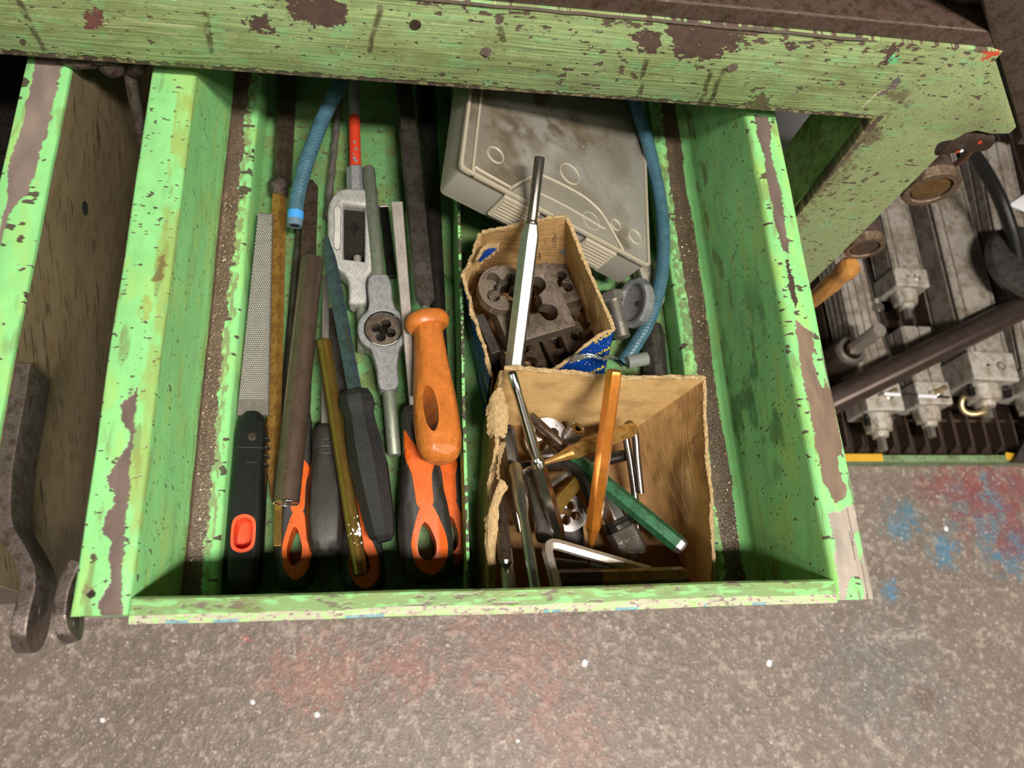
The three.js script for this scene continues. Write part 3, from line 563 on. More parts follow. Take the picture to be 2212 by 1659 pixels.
  mesh('divider', gd, skinned(gd, 1024, 128, (z, x, y, o) => { greenBase(x + y, z, o, 0.5); if (y > 0.598 && fbm(z * 240, x * 300, 3) > 0.5) mix3(o, BROWN_DK, 0.9); chips(x + y, z, o, 0.3); }), g);
}
// shavings caught on both ledges
{
  const dot = new THREE.TetrahedronGeometry(0.00075), N = 2600, im = new THREE.InstancedMesh(dot, M.swarf2 = mat('swarf_grains', 0xb09a7c, { rough: 0.4, metal: 0.5 }), N), q = new THREE.Object3D();
  for (let i = 0; i < N; i++) {
    const L = i % 2 === 0, z = rr(-0.41, -0.06), s = Math.pow(rnd(), 2);
    q.position.set(L ? lerp(-0.1372, -0.125, s) : lerp(0.2795, 0.266, s), LEDGE + (L ? 0.0004 : 0.001), z); q.rotation.set(rr(0, 6), rr(0, 6), rr(0, 6)); q.scale.setScalar(rr(0.4, 1.3)); q.updateMatrix(); im.setMatrixAt(i, q.matrix);
  }
  im.name = 'metal_shavings'; im.castShadow = im.receiveShadow = true; scene.add(im);
  tag(im, 'glinting metal shavings and grit caught along both ledges of the drawer', 'shavings', null, 'stuff');
}
{
  const dot = new THREE.TetrahedronGeometry(0.0009), N = 360, im = new THREE.InstancedMesh(dot, M.swarf2, N), q = new THREE.Object3D();
  for (let i = 0; i < N; i++) { q.position.set(rr(-0.11, 0.245), FLOOR + 0.0004, rr(-0.5, -0.07)); q.rotation.set(rr(0, 6), rr(0, 6), rr(0, 6)); q.scale.setScalar(0.3 + 0.9 * Math.pow(rnd(), 2)); q.updateMatrix(); im.setMatrixAt(i, q.matrix); }
  im.name = 'floor_swarf'; im.castShadow = im.receiveShadow = true; scene.add(im);
  tag(im, 'bits of swarf strewn over the green drawer floor among the tools', 'swarf', null, 'stuff');
}
// ---------------------------------------------------------------- the neighbouring drawer and its iron pull
{
  const g = thing('closed_drawer', 'neighbouring green drawer with a bare brown rim and a bolt hole in its grimy side', 'drawer', [0, 0, 0]);
  const poly = ccw(filleted([[-0.2255, 0.535], [-0.2235, RIM], [-0.2535, RIM], [-0.2535, RIM - 0.012], [-0.2515, RIM - 0.012], [-0.2515, RIM - 0.003], [-0.226, RIM - 0.003], [-0.228, 0.535]], [0, 0.002, 0.002, 0, 0, 0, 0, 0]));
  const geo = profileSweep(poly, BACK, -0.07, 60, 0.002);
  mesh('side_panel', geo, skinned(geo, 2048, 512, (z, x, y, o) => {
    greenBase(x, z, o, 0.3);
    if (y > RIM - 0.0035) {
      const a = -0.2475 + 0.006 * (fbm(z * 26, 1, 4) - 0.5) + 0.002 * (fbm(z * 200, 6, 2) - 0.5), b = -0.2295 - 0.004 * sstep(-0.4, -0.33, z) + 0.009 * (fbm(z * 30 + 9, 5, 4) - 0.5) + 0.003 * (fbm(z * 240, 3, 2) - 0.5) - 0.012 * sstep(-0.325, -0.3, z);
      if (x > a && x < b) { const k = fbm(x * 120, z * 40, 4); const t = 0.86 + 0.28 * k; o[0] = 0.5 * t; o[1] = 0.445 * t; o[2] = 0.415 * t; o[3] = 0.3; } else chips(x, z, o, 0.5, 180);
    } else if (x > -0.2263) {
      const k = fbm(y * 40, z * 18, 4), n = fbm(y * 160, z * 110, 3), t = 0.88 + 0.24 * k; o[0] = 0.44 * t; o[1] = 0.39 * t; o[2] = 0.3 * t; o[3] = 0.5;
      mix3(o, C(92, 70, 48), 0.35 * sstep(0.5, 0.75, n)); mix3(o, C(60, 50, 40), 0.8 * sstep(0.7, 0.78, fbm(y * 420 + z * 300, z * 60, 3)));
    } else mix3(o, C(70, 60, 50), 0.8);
  }), g);
  mesh('bolt_hole', moved(lathe([[0, 0.0004], [0.0052, 0.0004], [0.0056, -0.002], [0, -0.002]], 20), [-0.2243, 0.6374, -0.3482][0], [-0.2243, 0.6374, -0.3482][1], [-0.2243, 0.6374, -0.3482][2], 0, 0, -Math.PI / 2), M.black, g);
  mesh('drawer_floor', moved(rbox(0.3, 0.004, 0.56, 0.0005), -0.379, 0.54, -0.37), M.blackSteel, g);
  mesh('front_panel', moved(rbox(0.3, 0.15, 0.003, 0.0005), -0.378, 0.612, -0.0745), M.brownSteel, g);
}
function strap(name, label, pts, yTop, h, t, holeAt) {               // flat iron bar on edge, bent in plan
  const g = thing(name, label, 'handle', [pts[0][0], yTop - h, pts[0][1]]);
  const c = new THREE.CatmullRomCurve3(pts.map(q => V(q[0] - pts[0][0], 0, q[1] - pts[0][1])), false, 'centripetal'), n = 70, L = c.getLength(), pos = [], uv = [], idx = [];
  const sec = filleted([[-t / 2, 0], [t / 2, 0], [t / 2, h], [-t / 2, h]], [0.0015, 0.0015, 0.0015, 0.0015], 2), m = sec.length + 1;
  for (let i = 0; i <= n; i++) {
    const u = i / n, p = c.getPointAt(u), d = c.getTangentAt(u), sx = -d.z, sz = d.x, left = (1 - u) * L, e = left < h / 2 ? Math.sqrt(Math.max(0, 1 - Math.pow(1 - left / (h / 2), 2))) : 1;
    for (let k = 0; k < m; k++) { const q = sec[k % (m - 1)], y = h / 2 + (q[1] - h / 2) * Math.max(e, 0.02); pos.push(p.x + sx * q[0], y, p.z + sz * q[0]); uv.push(u * L, q[1] + q[0]); if (i < n && k < m - 1) { const a = i * m + k; idx.push(a, a + 1, a + m, a + 1, a + m + 1, a + m); } }
  }
  const b = new THREE.BufferGeometry(); b.setAttribute('position', new THREE.Float32BufferAttribute(pos, 3)); b.setAttribute('uv', new THREE.Float32BufferAttribute(uv, 2)); b.setIndex(idx);
  mesh('bar', toCreasedNormals(b, 0.6), M.iron, g);
  const u = 1 - holeAt / L, p = c.getPointAt(u), d = c.getTangentAt(u);
  const hg = mesh('eye', lathe([[0, t / 2 + 0.0004], [0.0048, t / 2 + 0.0004], [0.0052, t / 2 - 0.002], [0, t / 2 - 0.002]], 20), M.plate, g);
  hg.position.set(p.x, h / 2, p.z); hg.quaternion.setFromUnitVectors(V(0, 1, 0), V(d.z, 0, -d.x).normalize().multiplyScalar(d.z > 0 ? 1 : -1));
  return g;
}
strap('drawer_pull', 'long dark iron pull bar bent in an s with a round eye at its end', [[-0.2197, -0.1984], [-0.2191, -0.1698], [-0.219, -0.1467], [-0.2176, -0.1216], [-0.2127, -0.0976], [-0.2037, -0.0841], [-0.197, -0.0724], [-0.1955, -0.0635], [-0.1963, -0.0511], [-0.1966, -0.039], [-0.1965, -0.0299]], 0.695, 0.032, 0.009, 0.024);
strap('latch_lug', 'short dark iron lug with an eye beside the worn corner of the open drawer', [[-0.1731, -0.0781], [-0.1758, -0.0709], [-0.1776, -0.062], [-0.1777, -0.0532], [-0.1764, -0.0433], [-0.1737, -0.0349]], 0.693, 0.03, 0.0075, 0.011);

// ---------------------------------------------------------------- files, rods and holders in the long bay
// flat tapered blade from y0 (heel, half-width a) to y1 (tip, half-width b)
function blade(y0, y1, wa, wb, t, { tip = 0, tang = 0 } = {}) {
  const p = [[-wa / 2, y0], [wa / 2, y0]];
  if (tip > 0) p.push([wb / 2, y1 - tip], [wb / 2 - tip * 0.7, y1], [-wb / 2, y1]); else p.push([wb / 2, y1], [-wb / 2, y1]);
  if (tang) { p.unshift([-wa * 0.16, y0 - tang]); p.splice(1, 0); p[0] = [-wa * 0.14, y0 - tang]; p.splice(1, 0, [wa * 0.14, y0 - tang], [wa * 0.2, y0 - wa * 0.3]); p.push(); }
  return extr(p, t, Math.min(0.0006, t * 0.3), { seg: 1, crease: 0.35 });
}
function cutLines(y0, y1, wa, wb, t, step, m, parent) {              // rows of file teeth as fine ridges across the face
  const list = [];
  for (let y = y0; y < y1; y += step) { const w = lerp(wa, wb, (y - y0) / (y1 - y0)); list.push(moved(new THREE.BoxGeometry(w * 0.88, step * 0.42, 0.0003).toNonIndexed(), 0, y, t / 2 + 0.00005)); }
  tag(mesh('file_teeth', boxUV(join(list)), m, parent), null, null, null, 'stuff');
}
// soft file handle with grey pads, an orange core and a teardrop eye; y from 0 (butt) to L (ferrule)
function padHandle(g, L, W, T) {
  const body = loft([[0, W * 0.3, T * 0.3], [L * 0.015, W * 0.66, T * 0.7], [L * 0.08, W * 0.92, T * 0.95], [L * 0.22, W, T], [L * 0.4, W * 0.95, T], [L * 0.56, W * 0.78, T * 0.9], [L * 0.7, W * 0.62, T * 0.8], [L * 0.84, W * 0.54, T * 0.74], [L * 0.95, W * 0.5, T * 0.7], [L * 0.99, W * 0.42, T * 0.6], [L, W * 0.3, T * 0.4]], 2.6);
  const tear = (k, dx = 0) => smooth([[0.05, 0.2 - 0.155 * k], [0.05 + 0.25 * k, 0.2 - 0.105 * k], [0.05 + 0.33 * k, 0.2 + 0.01 * k], [0.05 + 0.24 * k, 0.2 + 0.12 * k], [0.05 + 0.11 * k, 0.2 + 0.21 * k], [0.04, 0.2 + 0.245 * k], [0.03 - 0.11 * k, 0.2 + 0.2 * k], [0.05 - 0.25 * k, 0.2 + 0.11 * k], [0.05 - 0.33 * k, 0.2 + 0.01 * k], [0.05 - 0.25 * k, 0.2 - 0.105 * k]].map(q => [(q[0] + dx) * W, q[1] * L]), 52);
  const core = smooth([[0.03, 0.38], [0.17, 0.42], [0.19, 0.5], [0.2, 0.58], [0.27, 0.66], [0.16, 0.7], [0.02, 0.74], [-0.12, 0.79], [-0.24, 0.86], [-0.27, 0.78], [-0.25, 0.68], [-0.17, 0.6], [-0.14, 0.5], [-0.11, 0.42]].map(q => [q[0] * W, q[1] * L]), 60);
  mesh('grip', csg(body, prism(tear(0.9), 0.1), SUBTRACTION), M.rubber, g);
  mesh('eye_ring', csg(scaledXZ(body, 1, 1.035), prism(hole(shape(tear(1)), tear(0.52, -0.05)), 0.1), INTERSECTION), M.orangePlastic, g);
  mesh('core', csg(scaledXZ(body, 1, 1.03), prism(core, 0.1), INTERSECTION), M.orangePlastic, g);
  for (const k of [0.9, 0.925, 0.95]) mesh('groove_rib', moved(loft([[-0.0009, W * 0.515, T * 0.715], [0, W * 0.53, T * 0.735], [0.0009, W * 0.515, T * 0.715]], 2.6), 0, L * k, 0), M.rubber, g);
}
{ // 1 rasp with the black strap handle
  const [g, L] = rod('wood_rasp', 'flat silver rasp with raised teeth and a black handle with an orange-rimmed eye', 'rasp', [-0.1014, 0.567, -0.0716], [-0.1052, 0.572, -0.3926]);
  const H = 0.138, T = 0.022, W = 0.0278;
  const body = loft([[0, W * 0.45, T * 0.5], [0.003, W * 0.76, T * 0.8], [0.014, W * 0.97, T], [0.04, W, T], [0.07, W * 0.97, T], [0.1, W * 0.92, T * 0.97], [0.122, W * 0.9, T * 0.95], [0.133, W * 0.74, T * 0.85], [H + 0.001, W * 0.4, T * 0.6]], 3);
  const eye = (a, b, y = 0.043) => smooth([[0, y - b], [a * 0.8, y - b * 0.78], [a, y], [a * 0.8, y + b * 0.78], [0, y + b], [-a * 0.8, y + b * 0.78], [-a, y], [-a * 0.8, y - b * 0.78]], 44);
  mesh('handle', csg(body, prism(eye(0.0082, 0.0136), 0.1), SUBTRACTION), M.blackPlastic, g);
  mesh('eye_ring', csg(scaledXZ(body, 1, 1.03), prism(hole(shape(eye(0.0088, 0.0142)), eye(0.0066, 0.0116)), 0.1), INTERSECTION), M.redOrange, g);
  mesh('eye_floor', moved(extr(eye(0.0074, 0.0124), 0.002, 0.0002), 0, 0, -T * 0.4), M.redOrange, g);
  mesh('rivet', moved(lathe([[0, 0.0009], [0.0024, 0.0008], [0.0032, 0.0002], [0.0032, -0.001], [0, -0.001]], 20), 0.002, 0.117, T * 0.48, Math.PI / 2), M.brownSteel, g);
  mesh('parting_ring', moved(loft([[-0.0006, W * 0.9, T * 0.96], [0, W * 0.93, T * 1.0], [0.0006, W * 0.9, T * 0.96]], 3), 0, 0.1085, 0), M.rubber, g);
  for (let i = 0; i < 4; i++) mesh('grip_rib', moved(rbox(0.004, 0.0011, 0.011, 0.0004), W * 0.445, 0.1165 - i * 0.0068, 0.002), M.rubber, g);
  const tg = new TextGeometry('Format', { font: FONT, size: 0.0062, depth: 0.0006, curveSegments: 4 }); tg.rotateZ(Math.PI / 2);
  mesh('embossed_word', moved(boxUV(tg), 0.0056, 0.068, T / 2 - 0.0004), M.blackPlastic, g);
  mesh('embossed_bar', moved(rbox(0.0085, 0.0007, 0.0006, 0.0002), 0.0028, 0.0965, T / 2), M.rubber, g);
  mesh('blade', blade(H - 0.001, L, 0.0245, 0.0125, 0.0045, { tip: 0 }), M.raspBlade, g);
  const dot = new THREE.ConeGeometry(0.00075, 0.0008, 6); dot.rotateX(Math.PI / 2); const list = []; let row = 0;
  for (let y = H + 0.013; y < L - 0.001; y += 0.00175, row++) { const w = lerp(0.0245, 0.0125, (y - H) / (L - H)) * 0.44; for (let x = -w + (row % 2) * 0.0009; x <= w; x += 0.0018) list.push([x, y]); }
  const im = new THREE.InstancedMesh(dot, M.tooth, list.length), q = new THREE.Object3D();
  list.forEach((e, i) => { q.position.set(e[0], e[1], 0.0024); q.updateMatrix(); im.setMatrixAt(i, q.matrix); });
  im.name = 'rasp_teeth'; g.add(im); tag(im, null, null, null, 'stuff'); im.castShadow = im.receiveShadow = true;
}
{ // 2 ochre pry bar, six-sided, welded to a dark round bar
  const [g, L] = rod('pry_bar', 'long ochre six-sided bar with a welded bead joining it to a dark round bar', 'pry bar', [-0.0849, 0.563, -0.1426], [-0.0968, 0.563, -0.4173], { roll: 0.22 });
  mesh('hex_shank', nbar([[0, 0], [0.001, 0], [0.0045, 0.02], [0.0062, 0.06], [0.0072, L - 0.02], [0.0066, L], [0, L]], 6, 0), M.ochre, g);
  const bead = new THREE.IcosahedronGeometry(0.0095, 4), bp = bead.attributes.position;
  for (let i = 0; i < bp.count; i++) { const k = 0.82 + 0.4 * fbm(bp.getX(i) * 160 + 5, bp.getY(i) * 160 + bp.getZ(i) * 110, 3); bp.setXYZ(i, bp.getX(i) * k, bp.getY(i) * k * 1.15, bp.getZ(i) * k); } bead.computeVertexNormals();
  mesh('weld_bead', moved(boxUV(bead), -0.0005, L + 0.009, 0.001), M.greasyW = mat('weld_metal', 0x6a5f58, { rough: 0.25, metal: 0.8, tex: gr, size: 0.03, bump: 0.0008 }), g);
  mesh('round_bar', moved(lathe([[0, 0], [0.0085, 0], [0.0088, 0.004], [0.0088, 0.14], [0, 0.14]], 28), 0.0022, L + 0.016, 0, 0, 0, -0.03), M.brownSteel, g);
}
{ // 3 slim half-round file, no handle in sight
  const [g, L] = rod('half_round_file', 'slim dark half-round file beside the ochre bar, tip under the blue hose', 'file', [-0.0801, 0.5565, -0.1891], [-0.0782, 0.562, -0.3973]);
  const s = smooth([[-0.005, 0], [0, 0.0002], [0.005, 0], [0.0035, 0.0032], [0, 0.0046], [-0.0035, 0.0032]], 24), p = [];
  const geo = new THREE.ExtrudeGeometry(shape(s), { depth: L, bevelEnabled: false, steps: 24 }), q = geo.attributes.position;
  for (let i = 0; i < q.count; i++) { const x = q.getX(i), y = q.getY(i), t = q.getZ(i) / L, k = lerp(1, 0.35, t * t); q.setXYZ(i, x * k, q.getZ(i), (y - 0.002) * k); }
  mesh('blade', toCreasedNormals(boxUV(geo), 0.7), M.darkSteel, g);
}
{ // 4 flat file running under the rusty rod, padded handle half hidden
  const [g, L] = rod('flat_file', 'flat brown-grey file under the rusty rod, its padded handle peeping out orange', 'file', [-0.0644, 0.566, -0.0741], [-0.069, 0.568, -0.4328]);
  padHandle(g, 0.137, 0.032, 0.023);
  mesh('blade', blade(0.137, L, 0.0135, 0.0125, 0.0045, { tip: 0.007 }), M.brownSteel, g);
}
{ // 5 file with the ribbed black handle
  const [g, L] = rod('narrow_file', 'narrow file with a stout charcoal handle ringed by three grooves', 'file', [-0.0421, 0.579, -0.0952], [-0.052, 0.574, -0.3331]);
  const H = 0.103;
  mesh('handle', lathe([[0, 0], [0.006, 0.0006], [0.0105, 0.005], [0.0132, 0.014], [0.0146, 0.03], [0.0138, 0.05], [0.0112, 0.07], [0.0104, 0.0765], [0.0098, 0.0772], [0.0104, 0.0779], [0.0103, 0.0823], [0.0097, 0.083], [0.0103, 0.0837], [0.0102, 0.0877], [0.0095, 0.0884], [0.0101, 0.089], [0.0097, 0.097], [0.008, 0.1022], [0.0062, H], [0, H]], 36, 0.9), M.rubber, g);
  mesh('blade', blade(H - 0.002, L, 0.0068, 0.0052, 0.004), M.steel, g);
}
{ // 6 rusty rod on top
  const [g, L] = rod('rusty_rod', 'thick brown steel rod rusting at its sawn lower end, lying over the flat file', 'rod', [-0.0716, 0.587, -0.1352], [-0.0625, 0.587, -0.3412]);
  mesh('bar', lathe([[0, 0], [0.0092, 0], [0.0098, 0.0005], [0.0098, 0.062], [0.0096, 0.07], [0.0092, L - 0.002], [0.0086, L], [0, L]], 36), M.rust, g);
  const lip = []; for (let i = 0; i < 40; i++) { const a = i / 40 * Math.PI * 2; lip.push([Math.cos(a) * 0.0093, -0.0004 + rr(-0.0003, 0.0003), Math.sin(a) * 0.0093]); }
  mesh('sawn_burr', tube(lip, 0.0006, 80, 6, true), M.chrome, g);
  const s = thing('brass_offcut', 'small bright brass strip sticking out below the sawn end of the rusty rod', 'offcut', [-0.077, 0.577, -0.1064]);
  const o = mesh('strip', moved(rbox(0.006, 0.002, 0.032, 0.0006), 0, 0.001, -0.014), M.brass, s); o.rotation.y = 0.05;
}
{ // 7 brass tube
  const [g, L] = rod('brass_tube', 'long tarnished brass rod with white scuffs near its lower end', 'rod', [-0.0158, 0.594, -0.0802], [-0.0495, 0.592, -0.2642]);
  mesh('bar', lathe([[0, 0.0002], [0.0048, 0], [0.0054, 0.0006], [0.0056, 0.06], [0.0057, L - 0.006], [0.0062, L - 0.004], [0.0062, L - 0.001], [0.0056, L], [0, L]], 32), M.brass, g);
  for (let i = 0; i < 26; i++) { const a = rr(-0.9, 1.0), y = 0.03 + rr(-0.013, 0.013) * rnd(), o = mesh('white_scuff', new THREE.IcosahedronGeometry(rr(0.0004, 0.0013), 0).scale(rr(0.6, 1.2), rr(0.7, 1.8), 0.25), M.paper, g); o.position.set(Math.sin(a) * 0.00555, y, Math.cos(a) * 0.00555); o.rotation.y = a; o.rotation.z = rr(-1, 1); }
}
{ // 8 second flat file, below
  const [g, L] = rod('flat_file', 'dark flat file with a round-cornered tip, lying beneath the blue screwdriver', 'file', [-0.0125, 0.5635, -0.0679], [-0.046, 0.566, -0.3057]);
  padHandle(g, 0.118, 0.034, 0.022);
  mesh('blade', extr(smooth([[-0.0066, 0.145], [-0.002, 0.118], [0.002, 0.118], [0.0066, 0.145], [0.0062, L - 0.03], [0.0056, L - 0.003], [0.004, L], [-0.004, L], [-0.0056, L - 0.003], [-0.0062, L - 0.03]], 90), 0.0045, 0.0006), M.darkSteel, g);
}
{ // 9 blue screwdriver
  const [g, L] = rod('screwdriver', 'old screwdriver with a chipped blue square shank and a scuffed black handle', 'screwdriver', [-0.0001, 0.592, -0.1034], [-0.0498, 0.612, -0.348]);
  const H = 0.117;
  mesh('handle', nbar([[0, 0], [0.006, 0.0005], [0.0098, 0.005], [0.0118, 0.018], [0.0136, 0.04], [0.0148, 0.058], [0.0138, 0.078], [0.0118, 0.093], [0.0118, 0.1], [0.0138, 0.106], [0.0135, 0.112], [0.0112, H], [0, H]], 8, 0.25), M.blackGrip, g);
  const sh = new THREE.BoxGeometry(0.0076, L - H, 0.0076, 4, 60, 4), p = sh.attributes.position;
  for (let i = 0; i < p.count; i++) { const t = p.getY(i) / (L - H) + 0.5, f = sstep(0.72, 1, t), k = lerp(1, 1.06, sstep(0.7, 0.88, t)); const a = 0.7; const x = p.getX(i) * k * lerp(1, 0.55, sstep(0.86, 1, t)), z = p.getZ(i) * lerp(1, 0.16, f); p.setXYZ(i, x * Math.cos(a) - z * Math.sin(a), p.getY(i) + (L + H) / 2, x * Math.sin(a) + z * Math.cos(a)); }
  mesh('shank', toCreasedNormals(boxUV(sh), 0.3), M.blueLacquer, g);
  for (let i = 0; i < 12; i++) { const o = mesh('paint_chip', rbox(0.0012, rr(0.002, 0.006), 0.0004, 0.0001), M.chrome, g); o.position.set(rr(0.0012, 0.0018), rr(H + 0.03, L - 0.08), 0.0051); o.rotation.y = 0.6; }
}
{ // 10 adjustable tap wrench with jaws
  const [g, L] = rod('tap_wrench', 'cast silver tap wrench with speckled jaws in its window and a red-banded bar', 'wrench', [-0.0221, 0.572, -0.2643], [-0.0352, 0.574, -0.5573]);
  const ys = [[760, [-0.022, 0.573, -0.2639]], [662, [-0.025, 0.573, -0.3055]], [600, [-0.0265, 0.573, -0.3329]], [568, [-0.0273, 0.573, -0.3473]], [500, [-0.029, 0.573, -0.3787]], [455, [-0.03, 0.573, -0.4001]], [420, [-0.0308, 0.573, -0.417]], [366, [-0.0316, 0.573, -0.4437]], [300, [-0.033, 0.573, -0.4774]], [240, [-0.0338, 0.573, -0.509]]].map(q => [q[0], loc(g, q[1])[1]]);
  const along = y => { let i = 1; while (i < ys.length - 1 && ys[i][0] > y) i++; const [y0, a] = ys[i - 1], [y1, b] = ys[i]; return lerp(a, b, (y - y0) / (y1 - y0)); };
  const px = (x, y) => [(x - lerp(776, 763, (760 - y) / 520)) * lerp(0.00036, 0.000395, (700 - y) / 400), along(y)];
  const body = smooth([px(733, 420), px(722, 428), px(707, 450), px(704, 500), px(706, 545), px(716, 580), px(738, 600), px(748, 612), px(752, 640), px(754, 662), px(792, 662), px(794, 640), px(794, 612), px(806, 596), px(818, 575), px(822, 540), px(821, 470), px(810, 436), px(792, 420)], 90);
  const win = [px(741, 452), px(787, 458), px(787, 574), px(741, 568)];
  mesh('body', extr(hole(shape(body), win), 0.02, 0.0045, { seg: 4, crease: 0.7 }), M.palecast, g);
  const plateS = smooth([px(721, 462), px(727, 459), px(733, 462), px(733.5, 500), px(732, 548), px(727, 553), px(721, 548), px(721, 500)], 40);
  const ink = lettering(512, 128, k => { k.font = 'bold 84px sans-serif'; k.textAlign = 'center'; k.fillText('V O e L', 256, 92); });
  const [lt, lh] = bake(256, 64, (u, v, o) => { const t = ink(u, v), k = fbm(u * 24, v * 8, 3), b = 0.72 + 0.12 * k - 0.3 * t * sstep(0.3, 0.5, fbm(u * 30 + 4, v * 9, 3)); o[0] = b; o[1] = b * 0.98; o[2] = b * 0.95; o[3] = 0.6 - 0.4 * t; });
  const lm = mat('raised_maker_plate', 0xffffff, { rough: 0.55, metal: 0.3, map: lt, bumpMap: lh, bumpScale: 0.0005 });
  const pl = moved(extr(plateS, 0.0008, 0.0003), 0, 0, 0.0102), pu = pl.attributes.uv, pp = pl.attributes.position;
  const yA = px(0, 459)[1], yB = px(0, 553)[1], xA = px(721, 0)[0], xB = px(733.5, 0)[0];
  for (let i = 0; i < pu.count; i++) pu.setXY(i, (yA - pp.getY(i)) / (yA - yB), (pp.getX(i) - xA) / (xB - xA));
  mesh('maker_plate', pl, lm, g);
  mesh('plate_outline', tube([...plateS, plateS[0]].slice(0, -1).map(q => [q[0], q[1], 0.0101]), 0.0003, 90, 6, true), M.blackSteel, g);
  mesh('jaw', extr([px(742, 462), px(786, 466), px(786, 505), px(779, 502), px(764, 485), px(750, 497), px(742, 503)], 0.014, 0.0004), M.swarf, g);
  mesh('jaw', extr([px(742, 508), px(752, 500), px(764, 514), px(776, 502), px(786, 510), px(786, 553), px(742, 551)], 0.014, 0.0004), M.swarf, g);
  mesh('window_dark_plate', moved(rbox(0.018, 0.05, 0.002, 0.0004), 0, (px(0, 452)[1] + px(0, 570)[1]) / 2, -0.0085), M.black, g);  // black plate added to paint the window dark behind the jaws
  mesh('jaw_screw', moved(lathe([[0, 0], [0.0034, 0], [0.0034, 0.008], [0.0026, 0.0086], [0, 0.0086]], 20), 0, px(0, 573)[1], 0.001), M.paleSteel, g);
  mesh('socket', lathe([[0.0072, px(0, 664)[1]], [0.0078, px(0, 662)[1]], [0.0086, px(0, 655)[1]], [0.0082, px(0, 606)[1]], [0, px(0, 600)[1]]], 24), M.cast, g);
  mesh('lower_arm', moved(lathe([[0, 0], [0.0044, 0.0004], [0.0046, px(0, 664)[1]], [0, px(0, 664)[1]]], 20), 0.0026, 0, 0), M.zincRod, g);
  mesh('collar', nbar([[0, px(0, 424)[1]], [0.0087, px(0, 424)[1]], [0.0087, px(0, 369)[1]], [0.0078, px(0, 366)[1]], [0, px(0, 366)[1]]], 8), M.cast, g);
  mesh('bar', lathe([[0, px(0, 366)[1]], [0.005, px(0, 366)[1]], [0.005, L + 0.03], [0, L + 0.03]], 24), M.cast, g);
  mesh('red_band', lathe([[0.0051, px(0, 366)[1]], [0.0052, px(0, 365)[1]], [0.0052, px(0, 257)[1]], [0.0051, px(0, 255)[1]]], 24), M.red, g);
  for (const [x, y, w, h] of [[-1, 315, 5, 9], [3, 330, 6, 8], [0, 352, 7, 16], [-4, 340, 3, 6]]) { const a = x / 14, o = mesh('paint_chip', rbox(w * 0.00036, h * 0.00036, 0.0003, 0.0001), M.cast, g); const q = px(0, y); o.position.set(Math.sin(a) * 0.00525, q[1], Math.cos(a) * 0.00525); o.rotation.y = a; o.rotation.z = 0.5; }
}
